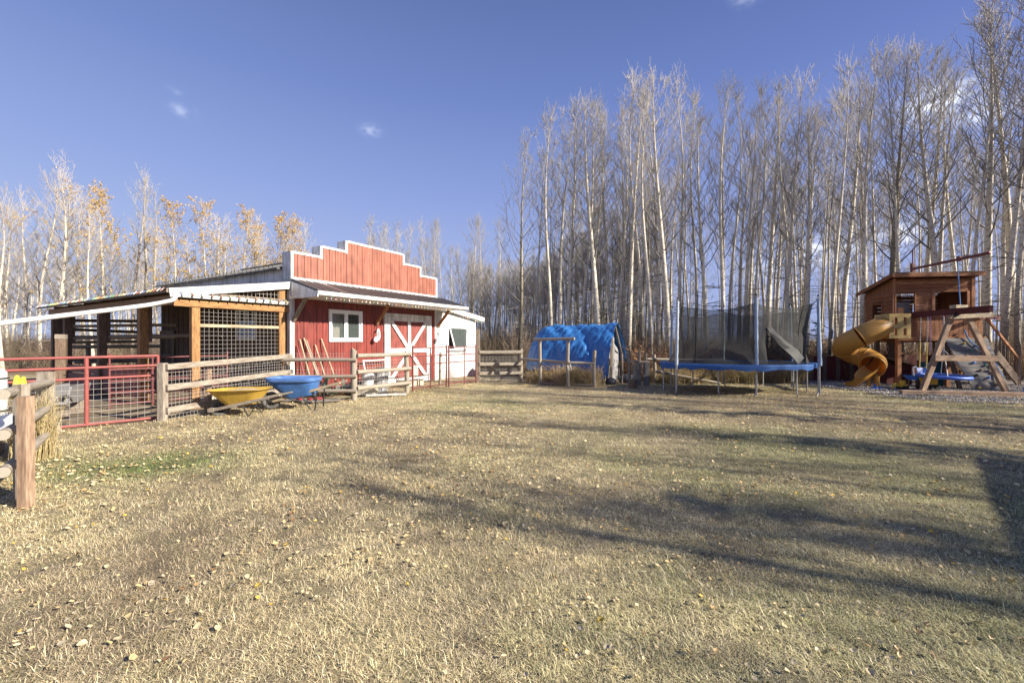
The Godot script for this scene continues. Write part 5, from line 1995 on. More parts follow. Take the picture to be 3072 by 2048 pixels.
	for i in 5:
		for j in 5:
			if i in [1, 3] and j in [1, 3]:
				continue
			mb.box2(fr.origin * 0 + Vector3(xs[i], ys[j], -0.035), Vector3(xs[i + 1], ys[j + 1], 0.0))
	var pn := part("panel", mb, M.slide_panel, sl)
	pn.transform = fr
	mb = MB.new()
	mb.box2(Vector3(-0.03, -0.01, -0.75), Vector3(0.0, 0.82, 0.01), 0.01)
	mb.box2(Vector3(0, 0.80, -0.75), Vector3(0.62, 0.83, 0.0), 0.01)
	pn = part("hood", mb, M.slide_panel, sl)
	pn.transform = fr
	for k in 5:
		mb = MB.new()
		mb.rod(Vector3(0.045, 0.1 + 0.15 * k, 0.0), Vector3(0.045, 0.1 + 0.15 * k, 0.008), 0.012, 8)
		pn = part("bolt", mb, M.black, sl)
		pn.transform = fr

	# timber edge of the gravel
	var tm := thing("timber_edging", "reddish timber beam lying along the gravel under the swing", "timber")
	mb = MB.new()
	mb.bar(P(11.5, 0.06, 12.6), P(17.0, 0.06, 11.55), 0.13, 0.13, 0.01)
	part("beam", mb, M.brown_wood, tm)
	# play things on the gravel
	var wt := thing("water_table", "blue toy water table with a pale hooked tap", "toy", P(13.38, 0, 14.15))
	mb = MB.new()
	mb.tube(pts([Vector3(0, 0.28, 0), Vector3(0, 0.40, 0), Vector3(0, 0.44, 0), Vector3(0, 0.36, 0)]), PackedFloat32Array([0.18, 0.29, 0.31, 0.26]), 18, true)
	part("basin", mb, M.toy_blue, wt)
	for k in 3:
		mb = MB.new()
		mb.cone(Vector3(cos(k * 2.1) * 0.18, 0, sin(k * 2.1) * 0.18), Vector3(cos(k * 2.1) * 0.15, 0.3, sin(k * 2.1) * 0.15), 0.03, 0.03, 8)
		part("leg", mb, M.dark_post, wt)
	mb = MB.new()
	mb.path(smooth([Vector3(-0.05, 0.42, 0), Vector3(-0.06, 0.66, 0), Vector3(0, 0.72, 0), Vector3(0.06, 0.66, 0)], 4), 0.022, 7)
	part("tap", mb, M.bucket, wt)
	var dg := thing("toy_digger", "yellow toy digger lying on the gravel", "toy", P(12.55, 0, 13.75), 0.3)
	mb = MB.new()
	mb.box2(Vector3(-0.05, 0.10, -0.08), Vector3(0.2, 0.18, 0.08), 0.01)
	mb.box2(Vector3(0.02, 0.18, -0.06), Vector3(0.14, 0.30, 0.06), 0.01)
	part("cab", mb, M.toy_yellow, dg)
	mb = MB.new()
	mb.bar(Vector3(-0.05, 0.16, 0), Vector3(-0.28, 0.20, 0), 0.04, 0.05)
	mb.bar(Vector3(-0.28, 0.20, 0), Vector3(-0.42, 0.06, 0), 0.04, 0.05)
	part("arm", mb, M.toy_yellow, dg)
	for z in [-0.08, 0.08]:
		for x in [0.0, 0.15]:
			mb = MB.new()
			mb.rod(Vector3(x, 0.065, z - 0.02), Vector3(x, 0.065, z + 0.02), 0.065, 12)
			part("wheel", mb, M.black, dg)
	var dt := thing("toy_truck", "yellow toy dump truck beneath the saucer swing", "toy", P(13.42, 0, 13.72), -0.1)
	mb = MB.new()
	mb.prism(PackedVector2Array([Vector2(-0.14, 0.20), Vector2(0.16, 0.18), Vector2(0.18, 0.40), Vector2(-0.22, 0.44)]), Transform3D(Basis.IDENTITY, Vector3(0, 0, -0.12)), 0.24)
	part("bed", mb, M.toy_yellow, dt)
	mb = MB.new()
	mb.box2(Vector3(-0.3, 0.10, -0.1), Vector3(0.25, 0.16, 0.1), 0.01)
	part("chassis", mb, M.dark_steel, dt)
	for z in [-0.11, 0.11]:
		for x in [-0.2, 0.17]:
			mb = MB.new()
			mb.rod(Vector3(x, 0.085, z - 0.025), Vector3(x, 0.085, z + 0.025), 0.085, 12)
			part("wheel", mb, M.black, dt)
	var tl := thing("toy_house", "small dark red toy house with a sloped roof under the deck", "toy house", P(13.95, 0, 15.6), -0.15)
	mb = MB.new()
	mb.box2(Vector3(-0.4, 0, -0.3), Vector3(0.4, 0.72, 0.3), 0.01)
	part("wall", mb, M.red_wood, tl)
	mb = MB.new()
	mb.bar(Vector3(-0.46, 0.98, 0), Vector3(0.5, 0.68, 0), 0.72, 0.04)
	part("roof", mb, M.dark_post, tl)
	var te := thing("teal_divider", "dark teal plastic panel standing beneath the playhouse deck", "panel", P(14.55, 0, 14.75), -0.1)
	mb = MB.new()
	mb.box2(Vector3(-0.42, 0.02, -0.02), Vector3(0.42, 0.86, 0.02), 0.01)
	part("face", mb, M.teal, te)
	mb = MB.new()
	mb.box2(Vector3(-0.46, 0.0, -0.03), Vector3(-0.42, 0.9, 0.03))
	part("edge", mb, M.black, te)
	for q in [[11.95, 13.95, "flat blue toy lying at the slide's foot"], [15.75, 12.95, "blue toy block beside the stair's foot"]]:
		var o := thing("toy", q[2], "toy", P(q[0], 0.02, q[1]), 0.4)
		mb = MB.new()
		mb.box2(Vector3(-0.17, 0, -0.09), Vector3(0.17, 0.05 if q[0] < 13 else 0.14, 0.09), 0.015)
		part("body", mb, M.toy_blue, o)
		mb = MB.new()
		mb.rod(Vector3(-0.12, 0.05, 0), Vector3(-0.16, 0.15, 0.02), 0.025, 8)
		part("handle", mb, M.toy_blue, o)
	var sb := thing("stone", "round brown stone at the climbing wall's foot", "stone", P(15.2, 0.12, 13.75))
	mb = MB.new()
	mb.ball(Vector3.ZERO, Vector3(0.19, 0.15, 0.16), 10, 7)
	part("rock", mb, M.rock, sb)

# ---------------------------------------------------------------- the near left corner
func near_left() -> void:
	var mb: MB
	var t := thing("post", "new brown squared timber post standing nearest, at the left edge", "post", P(-4.68, 0, 4.10), 0.16)
	mb = MB.new()
	mb.box2(Vector3(-0.045, -0.03, -0.045), Vector3(0.045, 1.06, 0.045), 0.006)
	part("timber", mb, M.brown_wood, t)
	t = thing("post", "old grey squared post just behind the new brown post", "post", P(-5.02, 0, 4.36), 0.1)
	mb = MB.new()
	mb.box2(Vector3(-0.045, -0.03, -0.045), Vector3(0.045, 1.15, 0.045), 0.006)
	part("timber", mb, M.grey_wood, t)
	t = thing("post", "weathered grey post behind dry weeds, in front of the red gate", "post", P(-6.62, 0, 6.05), 0.2)
	mb = MB.new()
	mb.box2(Vector3(-0.075, -0.03, -0.06), Vector3(0.075, 1.15, 0.06), 0.006)
	part("timber", mb, M.grey_wood, t)
	for q in [[1.09, 1.0, "top log rail, its sawn end by the brown post"], [0.71, 0.66, "middle log rail, its sawn end by the brown post"], [0.36, 0.32, "bottom log rail, its sawn end by the brown post"]]:
		t = thing("log_rail", q[2], "rail", Vector3.ZERO, 0, "round log rails of the left fence")
		mb = MB.new()
		mb.tube(pts([P(-4.78, q[0], 4.0), P(-5.7, q[0] - 0.04, 5.05), P(-6.6, q[1], 6.1)]), PackedFloat32Array([0.052, 0.05, 0.045]), 12, false)
		part("log", mb, M.log_wood, t)
		mb = MB.new()
		mb.rod(P(-4.78, q[0], 4.0), P(-4.772, q[0], 3.992), 0.05, 14)
		part("sawn_end", mb, M.log_end, t)
	t = thing("tank", "pale plastic tank with dark bands, cut by the left edge", "tank", P(-7.5, 0.5, 5.5), 0.1)
	mb = MB.new()
	mb.box2(Vector3(-0.9, 0, -0.45), Vector3(0.45, 0.70, 0.45), 0.05)
	part("body", mb, M.bucket, t)
	for y in [0.12, 0.35, 0.57]:
		mb = MB.new()
		for s in [-1, 1]:
			mb.rod(Vector3(-0.92, y, 0.465 * s), Vector3(0.465, y, 0.465 * s), 0.009, 6)
			mb.rod(Vector3(0.465, y, -0.465), Vector3(0.465, y, 0.465), 0.009, 6)
		part("band", mb, M.dark_steel, t)
	t = thing("pallet", "grey wooden stand under the pale plastic tank", "stand", P(-7.5, 0, 5.5), 0.1)
	for x in [-0.8, -0.2, 0.35]:
		mb = MB.new()
		mb.box2(Vector3(x - 0.06, 0, -0.45), Vector3(x + 0.06, 0.42, 0.45), 0.006)
		part("leg", mb, M.old_wood, t)
	mb = MB.new()
	mb.box2(Vector3(-0.95, 0.42, -0.5), Vector3(0.5, 0.495, 0.5), 0.006)
	part("top", mb, M.old_wood, t)
	t = thing("sheet", "pale sloping sheet propped behind the log rails", "sheet", P(-6.15, 0, 4.95))
	mb = MB.new()
	mb.quad(Vector3(-0.7, 0.25, 0.1), Vector3(0.15, 0.45, 0.0), Vector3(0.2, 0.75, -0.35), Vector3(-0.7, 0.55, -0.3))
	mb.quad(Vector3(-0.7, 0.24, 0.1), Vector3(-0.7, 0.54, -0.3), Vector3(0.2, 0.74, -0.35), Vector3(0.15, 0.44, 0.0))
	part("face", mb, M.white_trim, t)
	t = thing("hose", "bright yellow hose looped over the top log rail", "hose")
	for k in 6:
		mb = MB.new()
		mb.ring(P(-5.16 - 0.075 * k, 1.11 - 0.012 * k, 4.42 + 0.085 * k), Vector3(0.62, 0.12 * (k % 3 - 1), -0.72).normalized(), 0.105 + 0.008 * (k % 3), 0.021, 20, 7)
		part("loop", mb, M.hose_yellow, t)
	mb = MB.new()
	mb.path(smooth([P(-5.1, 1.0, 4.4), P(-5.12, 0.85, 4.4), P(-5.12, 0.6, 4.42), P(-5.08, 0.36, 4.45)], 5), 0.021, 7)
	part("hose_end", mb, M.hose_yellow, t)
	t = thing("marker_stake", "thin white stake with a small faded card, beside the gate", "stake", P(-6.44, 0, 6.0))
	mb = MB.new()
	mb.rod(Vector3(0, -0.03, 0), Vector3(0, 0.40, 0), 0.022, 8)
	part("stake", mb, M.white_trim, t)
	mb = MB.new()
	mb.box2(Vector3(-0.02, 0.31, 0.024), Vector3(0.10, 0.45, 0.034), 0.003)
	part("card", mb, M.bucket, t)
	t = thing("trough", "grey metal trough inside the pen behind the red gate", "trough", P(-9.35, 0, 9.0), 0.5)
	mb = MB.new()
	mb.prism(PackedVector2Array([Vector2(-0.12, 0.3), Vector2(0.12, 0.3), Vector2(0.2, 0.66), Vector2(0.16, 0.66), Vector2(0.09, 0.34), Vector2(-0.09, 0.34), Vector2(-0.16, 0.66), Vector2(-0.2, 0.66)]), Transform3D(Basis.IDENTITY, Vector3(0, 0, -0.5)), 1.0)
	part("body", mb, M.galvanised, t)
	for z in [-0.4, 0.4]:
		mb = MB.new()
		mb.box2(Vector3(-0.12, 0, z - 0.03), Vector3(0.12, 0.3, z + 0.03))
		part("leg", mb, M.old_wood, t)

# ---------------------------------------------------------------- trees
# opts: start (where the crown begins), spread, count, up, leaves, fork, dark, thick
func grow(sd: int, H: float, r0: float, o: Dictionary) -> Array:
	var g := RandomNumberGenerator.new()
	g.seed = sd
	var trunk := MB.new()
	var br := MB.new()
	var lf := MB.new()
	var white: Color = o.get("bark", Color(0.60, 0.56, 0.47))
	var dark: Color = o.get("base", Color(0.26, 0.23, 0.18))
	var twig: Color = o.get("twig", Color(0.39, 0.355, 0.315))
	var stems := [[Vector3.ZERO, H, r0, g.randf_range(-0.05, 0.05), g.randf_range(-0.05, 0.05), 0.0]]
	for st in stems:
		var hh: float = st[1]
		var line := PackedVector3Array()
		var rad := PackedFloat32Array()
		var ph := g.randf() * TAU
		var ph2 := g.randf() * TAU
		var wob: float = o.get("wobble", 0.012) * hh
		for i in 19:
			var t := i / 18.0
			var p: Vector3 = st[0] + Vector3(st[3] * hh * t + wob * sin(t * 4.2 + ph) * t, hh * t - (0.15 if i == 0 else 0.0), st[4] * hh * t + wob * cos(t * 5.1 + ph2) * t)
			line.append(p)
			rad.append(maxf(st[2] * (pow(1.0 - t, 0.85) * 0.96 + 0.03) * (1.0 + (0.35 if i == 0 else 0.0)), 0.009))
		var low: float = o.get("dark_to", 0.16)
		# the lower bark is furrowed and dark, the upper pale
		var base := trunk.v.size()
		trunk.tube(line, rad, 8, false)
		for i in 19:
			var w := smoothstep(low * 0.35, low + 0.1, i / 18.0 + g.randf_range(-0.02, 0.02))
			var up := smoothstep(0.55, 1.0, i / 18.0)
			var cl := dark.lerp(white, w).lerp(twig.lerp(white, 0.45), up)
			for j in 9:
				trunk.c[base + i * 9 + j] = cl
		var at := func(t: float) -> Vector3:
			var q := clampf(t, 0, 0.999) * 18.0
			return line[int(q)].lerp(line[int(q) + 1], q - int(q))
		var start: float = o.get("start", 0.42)
		var cnt: int = o.get("count", 46)
		var az := g.randf() * TAU
		for b in cnt + 9:
			var dead := b >= cnt
			var t := lerpf(start, 0.975, pow((b + g.randf()) / cnt, 0.85)) if not dead else g.randf_range(0.14, start + 0.05)
			if t > 0.985:
				continue
			az += 2.4 + g.randf_range(-0.5, 0.5)
			var q := (t - start) / (1.0 - start)
			var shape: float = (0.35 + 0.65 * sin(PI * clampf(0.18 + 0.72 * q, 0, 1))) * (1.05 - 0.45 * q)
			var ln: float = o.get("spread", 0.17) * hh * shape * g.randf_range(0.6, 1.25)
			if dead:
				ln = g.randf_range(0.3, 1.3)
			var el := lerpf(o.get("up0", 0.72), 1.12, clampf(q, 0, 1)) + g.randf_range(-0.2, 0.2)
			if dead:
				el = g.randf_range(-0.15, 0.5)
			var dir := Vector3(cos(az) * cos(el), sin(el), sin(az) * cos(el))
			var p0: Vector3 = at.call(t)
			var r1 := lerpf(st[2], 0.01, t) * 0.30 * (0.5 + 0.5 * ln / 2.0)
			r1 = clampf(r1, 0.008, 0.026)
			var path := PackedVector3Array([p0])
			var rr := PackedFloat32Array([r1])
			var cur := p0
			var dd := dir
			for s in 4:
				dd = (dd + Vector3(g.randf_range(-0.16, 0.16), (0.13 if not dead else -0.03) + g.randf_range(-0.08, 0.08), g.randf_range(-0.16, 0.16))).normalized()
				cur += dd * ln / 4.0
				path.append(cur)
				rr.append(lerpf(r1, 0.006, (s + 1) / 4.0))
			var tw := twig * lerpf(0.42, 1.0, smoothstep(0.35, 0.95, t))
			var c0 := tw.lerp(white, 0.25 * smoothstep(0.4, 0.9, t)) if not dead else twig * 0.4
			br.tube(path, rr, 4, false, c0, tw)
			var subs := 0 if dead and ln < 0.6 else (g.randi_range(4, 6) if not dead else 2)
			for s in subs:
				var e := g.randf_range(0.22, 0.98)
				var k := int(e * 4.0)
				var sp := path[k].lerp(path[k + 1], e * 4.0 - k)
				var sd2 := (path[k + 1] - path[k]).normalized()
				var side := Vector3(g.randf_range(-1, 1), g.randf_range(-0.15, 0.9), g.randf_range(-1, 1)).normalized()
				var sdir := (sd2 + side * 0.85).normalized()
				var sl := ln * g.randf_range(0.2, 0.45) * (1.15 - 0.5 * e) + 0.12
				var m1 := sp + sdir * sl * 0.5
				var m2 := m1 + (sdir + Vector3(g.randf_range(-0.2, 0.2), 0.25, g.randf_range(-0.2, 0.2))).normalized() * sl * 0.5
				br.tube(PackedVector3Array([sp, m1, m2]), PackedFloat32Array([0.0085, 0.0065, 0.0045]), 3, false, tw, tw)
				for w in g.randi_range(2, 3):
					var f := g.randf_range(0.25, 1.0)
					var tp := sp.lerp(m1, f * 2.0) if f < 0.5 else m1.lerp(m2, f * 2.0 - 1.0)
					var td := (sdir + Vector3(g.randf_range(-0.9, 0.9), g.randf_range(-0.2, 0.9), g.randf_range(-0.9, 0.9))).normalized()
					var tl := g.randf_range(0.14, 0.42)
					br.tube(PackedVector3Array([tp, tp + td * tl]), PackedFloat32Array([0.0055, 0.0034]), 3, false, tw, tw)
					var tuft: float = o.get("leaves", 0.0)
					# leaves hang on in clusters, not everywhere
					var clump := sin(tp.x * 1.9 + sd) * sin(tp.y * 1.3 + sd * 0.7) * sin(tp.z * 1.7 + sd * 1.3)
					if tuft > 0 and clump > 0.55 - 1.15 * tuft:
						for q2 in g.randi_range(2, 7):
							if g.randf() > tuft + 0.3:
								continue
							var lp := tp + td * tl * g.randf() + Vector3(g.randf_range(-0.06, 0.06), g.randf_range(-0.1, 0.02), g.randf_range(-0.06, 0.06))
							var a := Vector3(g.randf_range(-1, 1), g.randf_range(-1, 1), g.randf_range(-1, 1)).normalized() * 0.045
							var b2 := a.cross(Vector3(g.randf_range(-1, 1), g.randf_range(-1, 1), g.randf_range(-1, 1))).normalized() * 0.042
							lf.col = Color(0.66, 0.42, 0.06).lerp(Color(0.50, 0.25, 0.045), g.randf()).lerp(Color(0.40, 0.36, 0.08), g.randf() * 0.35)
							lf.quad(lp - a, lp + b2 * 0.9 - a * 0.1, lp + a, lp - b2 * 0.9 - a * 0.1)
		# the leading shoots
		for s in 6:
			var p: Vector3 = at.call(0.93 + 0.012 * s)
			var dd := Vector3(g.randf_range(-0.3, 0.3), 1, g.randf_range(-0.3, 0.3)).normalized()
			br.tube(PackedVector3Array([p, p + dd * 0.5, p + dd * 0.9 + Vector3(0, 0.08, 0)]), PackedFloat32Array([0.009, 0.006, 0.004]), 3, false, twig, twig)
	return [trunk.mesh(), br.mesh(), lf.mesh() if lf.v.size() else null]

var kinds := {}

func make_kind(key: String, meshes: Array) -> void:
	kinds[key] = meshes

func tree(key: String, called: String, x: float, d: float, H: float, label: String, group := "") -> Node3D:
	var ms: Array = kinds[key]
	var t := thing(called, label, "tree", P(x, ground_h(x, d) - 0.02, d), rng.randf() * TAU, group)
	var s := H / 13.0
	t.scale = Vector3(s * rng.randf_range(0.95, 1.12), s, s * rng.randf_range(0.95, 1.12))
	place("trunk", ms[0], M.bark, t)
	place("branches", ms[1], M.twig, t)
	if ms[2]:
		place("leaves", ms[2], M.leaf, t)
	return t

func trees() -> void:
	var pale := Color(0.78, 0.74, 0.65)
	for k in 5:
		make_kind("aspen%d" % k, grow(100 + k, 13, [0.125, 0.105, 0.14, 0.085, 0.115][k], {"start": [0.40, 0.46, 0.36, 0.5, 0.42][k], "spread": [0.17, 0.15, 0.2, 0.14, 0.18][k], "bark": pale, "dark_to": [0.12, 0.2, 0.08, 0.22, 0.15][k], "wobble": [0.012, 0.02, 0.01, 0.024, 0.016][k], "count": [36, 30, 40, 28, 34][k]}))
	for k in 3:
		make_kind("pole%d" % k, grow(130 + k, 13, 0.06, {"start": 0.55, "spread": 0.12, "bark": Color(0.66, 0.62, 0.53), "dark_to": 0.2, "wobble": 0.02, "count": 20}))
	for k in 2:
		make_kind("dark%d" % k, grow(140 + k, 13, 0.13, {"start": 0.30, "spread": 0.23, "bark": Color(0.40, 0.36, 0.28), "base": Color(0.075, 0.065, 0.05), "dark_to": 0.45, "count": 44, "up0": 0.6}))
	for k in 3:
		make_kind("birch%d" % k, grow(150 + k, 13, 0.13, {"start": 0.24, "spread": 0.24, "bark": Color(0.80, 0.75, 0.65), "base": Color(0.5, 0.45, 0.36), "twig": Color(0.50, 0.435, 0.35), "dark_to": 0.04, "wobble": 0.03, "count": 46, "leaves": 0.07, "up0": 0.6}))
	for k in 2:
		make_kind("golden%d" % k, grow(160 + k, 13, 0.12, {"start": 0.26, "spread": 0.23, "bark": Color(0.70, 0.65, 0.55), "twig": Color(0.48, 0.41, 0.32), "dark_to": 0.05, "wobble": 0.03, "count": 58, "leaves": 0.62, "up0": 0.6}))
	for k in 2:
		make_kind("snag%d" % k, grow(170 + k, 13, 0.12, {"start": 0.45, "spread": 0.16, "bark": Color(0.5, 0.45, 0.37), "dark_to": 0.1, "count": 20, "wobble": 0.02}))
	# the front of the grove on the right: place, depth, height, kind
	var front := [[0.3, 19.5, 10.9, 2], [1.2, 24, 12.2, 0], [1.9, 21, 12.7, 0], [2.5, 23, 12.7, 1], [2.85, 22, 13.5, 0], [3.4, 21.5, 13.7, 1], [4.3, 23, 14.5, 0], [4.2, 20.5, 13.4, 1], [5.65, 24, 14.3, 0], [5.7, 22, 14, 1], [5.7, 21, 14.2, 0], [6.7, 22, 15.1, 0], [6.35, 19.5, 12.9, 0], [7.95, 23, 14.5, 1], [7.4, 20, 14.2, 0], [8.7, 22, 15.6, 1], [10.3, 24, 15.1, 0], [9.6, 21, 12.9, 1], [9.85, 20, 13.9, 0], [12.25, 24, 15.8, 1], [11.4, 21, 12.9, 0]]
	var front2 := [[12.6, 22, 15, 0], [14.3, 24, 15.1, 1], [13.35, 21, 14.2, 0], [14.6, 22, 15.1, 1], [13.8, 20, 12.8, 0], [13.75, 18.5, 13.4, 0], [17.7, 23, 15.3, 1], [14.95, 18.3, 13.9, 0], [19, 22, 14.7, 1], [17.7, 20, 14.6, 2], [17.5, 19, 15, 0], [21.1, 22, 15.7, 1], [19.75, 20, 13.6, 0], [19, 18.8, 14.8, 0], [21.2, 20, 15.2, 1], [19.1, 17.9, 14.7, 0], [20.6, 18.5, 15.8, 1], [20.2, 17.6, 15.5, 0], [20.2, 17, 15.5, 1], [21.9, 18.5, 16.5, 0], [20.9, 16.6, 15.7, 0], [20.8, 16, 15.5, 1]]
	# what each of them rises above, seen from the lawn
	var where_front := ["", "just left of the tarp's ridge, set back", "over the left end of the tarp's ridge", "behind the tarp's ridge, left of its middle", "over the middle of the tarp's ridge", "over the tarp's ridge, right of its middle", "set back behind the right part of the tarp", "close behind the right part of the tarp", "set back behind the tarp's peak at the open end", "over the tarp's open right end", "just right of the tarp's open end", "behind the grey boards right of the tarp", "closest behind the pole rail left of the trampoline", "set back behind the pole rail left of the trampoline", "in line with the trampoline's back left pole", "just right of the trampoline's left poles", "set back behind the left part of the net", "behind the net, halfway to its back middle pole", "in line with the trampoline's back middle pole", "set back right of the trampoline's back middle pole", "just left of the trampoline's front middle pole", "in line with the trampoline's front middle pole", "set back behind the hole in the net", "behind the right part of the net", "in line with the trampoline's back right pole", "left of the trampoline's front right pole, close up", "between the trampoline and the tube slide", "set back above the tube slide's outer bend", "touching the playhouse's left wall, over the slide", "set back over the low end of the playhouse roof", "", "over the playhouse roof, left of the steel pipe", "behind the steel pipe's mast", "behind the steel pipe's left part", "behind the steel pipe, above the playhouse doorway", "set back behind the steel pipe's middle", "right of the playhouse roof's high end", "set back over the stairs' top", "over the stairs' upper handrail", "over the middle of the stairs", "set back near the right edge above the stairs", "at the right edge, the taller of two", "at the right edge, closest to the lawn"]
	var k := 0
	for q in front + front2:
		var label := "tall bare aspen at the grove's edge behind the tarp shelter"
		var group := "aspens edging the grove behind the tarp"
		if q[0] > 5.6:
			label = "tall pale-trunked bare aspen at the grove's edge behind the trampoline"
			group = "aspens edging the grove behind the trampoline"
		if q[0] > 12.9:
			label = "tall bare aspen standing close behind the playhouse and slide"
			group = "aspens close behind the playhouse"
		if q[0] > 18.7:
			label = "very tall bare aspen right of the playhouse stairs"
			group = "aspens right of the playhouse"
		label = "%s %s" % [["slim bare aspen", "bare aspen", "stout pale aspen"][(k * 3 + int(q[3])) % 3], where_front[k]]
		if q[3] == 2:
			label = "dark-barked tree at the grove's left end, beside the blue tarp" if q[0] < 5 else "dark-barked tree rising behind the playhouse roof"
			group = ""
		var key: String = "aspen%d" % ((k * 3 + int(q[3])) % 5)
		if q[3] == 2:
			key = "dark%d" % (0 if q[0] < 5 else 1)
		tree(key, "aspen_tree", q[0], q[1], q[2] * 0.985, label, group)
		k += 1
	# deeper in the grove
	var n := 0
	while n < 120:
		var d := rng.randf_range(23.5, 44)
		var x := rng.randf_range(0.2, 1.28 * d)
		if x < 2.0 + (d - 23) * 0.12:
			continue
		var H := rng.randf_range(11.0, 15.0) + 0.05 * x
		var cap := 1.6 + d * (0.40 + 0.30 * smoothstep(0.0, 0.6, x / d))
		H = minf(H, cap)
		var far := d > 33
		tree(("pole%d" % rng.randi_range(0, 2)) if rng.randf() < 0.66 else "aspen%d" % rng.randi_range(0, 4), "aspen_tree", x, d, H, "slender bare aspen deep in the grove's far half" if far else "slender bare aspen within the grove, behind its front row", "aspens far inside the grove" if far else "aspens inside the grove")
		n += 1
	# the grove goes on past the right edge of the photo and throws its shade on the lawn
	for q in [[22.0, 4.5, 14], [24.5, 7.2, 15], [19.4, 13.4, 13.5], [26.0, 1.0, 15], [23.0, -1.6, 14], [27.5, 4.2, 15.5], [29, -4, 15], [31, 1.5, 15], [25, -6.5, 14], [33, 6.5, 16], [34, -3, 15], [21.5, 11.6, 14], [24.5, 12.8, 15], [27, 10, 15], [30, 12, 15], [30.5, -8.5, 15], [23.4, 9, 14], [26.5, 14.5, 15], [35.5, 2.2, 16], [18.2, 5.2, 12], [20.5, -4.5, 13], [25.4, 3.2, 14.5], [27.5, -7.0, 15], [28.6, 7.6, 15], [32.0, -6.0, 15], [36.5, -9.0, 16], [38, -2, 16], [40, 5, 16.5], [22.6, -10.5, 14]]:
		tree("aspen%d" % rng.randi_range(0, 4), "aspen_tree", q[0], q[1], q[2], "bare aspen beyond the right edge, shading the lawn", "aspens beyond the right edge")
	for q in [[13.4, -3.4, 7.2], [13.0, -1.5, 8.4], [14.7, -2.5, 9.2], [16.6, -1.0, 9.8], [18.4, -3.6, 10.2], [12.4, -6.2, 9.0], [19.8, -6.4, 10], [15.6, -5.6, 9.4], [17.2, 1.2, 9.6], [21.2, -1.4, 10.4]]:
		tree("dark%d" % rng.randi_range(0, 1), "aspen_tree", q[0], q[1], q[2], "bare young aspen beyond the right edge, shading the lawn", "young aspens beyond the right edge")
	var sp := []
	for q in [[15.4, -1.6, 8.0], [16.2, 4.6, 8.6], [19.6, 0.4, 9.4], [18.6, -5.2, 8.6]]:
		var t := thing("spruce_tree", "dark spruce beyond the right edge, its shadow reaching over the lawn", "tree", P(q[0], 0, q[1]), 0, "spruces beyond the right edge")
		t.scale = Vector3.ONE * (q[2] / 9.0)
		if sp.is_empty():
			sp = spruce_meshes()
		place("trunk", sp[0], M.dark_post, t)
		place("needles", sp[1], M.tint, t)
		t.rotation.y = q[0]
	# pale birches on the left, behind the corral
	var left := [[-28.3, 24, 9.7, 0], [-32.2, 28, 11.4, 0], [-26.6, 24, 11, 0], [-23.5, 22, 11.1, 0], [-26, 25, 10.6, 0], [-26.1, 26, 11, 0], [-23.4, 24, 10.5, 1], [-25.4, 27, 10.5, 0], [-22.3, 25, 12.1, 2], [-22.7, 26, 12.2, 2], [-22.2, 27, 11.6, 2], [-18.7, 24, 9.6, 1], [-17.5, 24, 9.6, 1], [-17.8, 26, 9.3, 0], [-15.3, 24, 9.2, 1], [-16.4, 27, 9.1, 1], [-13.9, 25, 9.2, 1], [-12.8, 25, 9, 1], [-13.8, 28, 9.6, 0], [-20.6, 21, 8.2, 0], [-24.5, 20.5, 9.0, 0], [-19.8, 24.5, 7.5, 0]]
	var where_left := ["by the left edge", "at the left edge, set back", "second in from the edge", "above the lean-to's far eave end", "left of the eave's far end", "set back at the eave's end", "beyond the eave's first posts", "set back beyond the eave", "tallest of the three", "middle one of the three", "rightmost of the three", "first behind the roof's back end", "over the roof's lower middle", "set back over the roof", "over the roof's upper middle", "set back near the ridge", "left of the false front", "just left of the false front", "set back by the false front", "short and near", "short, near the edge", "low beside the roof's end"]
	var li := 0
	for q in left:
		var key: String = ["birch%d" % rng.randi_range(0, 2), "golden%d" % rng.randi_range(0, 1), "snag%d" % rng.randi_range(0, 1)][q[3]]
		var label: String = ["pale white-barked birch behind the corral", "birch with orange-yellow leaves behind the barn roof", "thin leafless tree above the left birches"][q[3]]
		label += ", " + where_left[li]
		li += 1
		tree(key, "birch_tree", q[0], q[1], q[2] * 0.94, label, ["birches behind the corral", "golden-leaved birches behind the barn", "thin leafless trees among the birches"][q[3]])
	n = 0
	while n < 46:
		var d := rng.randf_range(26, 44)
		var x := rng.randf_range(-1.3 * d, -0.45 * d)
		var H := minf(rng.randf_range(7.5, 10.5), 1.6 + d * rng.randf_range(0.22, 0.30))
		tree("birch%d" % rng.randi_range(0, 2) if rng.randf() < 0.75 else "pole%d" % rng.randi_range(0, 2), "birch_tree", x, d, H, "pale birch standing farther back in the left wood", "birches farther back on the left")
		n += 1
	# behind the barn, farther off
	n = 0
	while n < 44:
		var d := rng.randf_range(33, 50)
		var x := rng.randf_range(-0.46 * d, 0.03 * d)
		var ytop := rng.randf_range(0.15, 0.215) if x / d < -0.33 or x / d > -0.12 else rng.randf_range(0.19, 0.27)
		if n < 8:
			ytop = 0.28
			x = [-13, -12, -9.4, -8.2, -6.6, -4.9, -3.1, -1.8][n]
		tree("pole%d" % rng.randi_range(0, 2) if rng.randf() < 0.5 else "aspen%d" % rng.randi_range(0, 4), "aspen_tree", x, d, 1.6 + d * ytop, "distant bare aspen rising behind the red barn", "distant aspens behind the barn")
		n += 1
	# the wood beyond, too many stems to count
	var thin := grow(180, 11, 0.06, {"start": 0.5, "spread": 0.13, "bark": Color(0.64, 0.60, 0.52), "dark_to": 0.2, "count": 12})
	var where := []
	var cols := PackedColorArray()
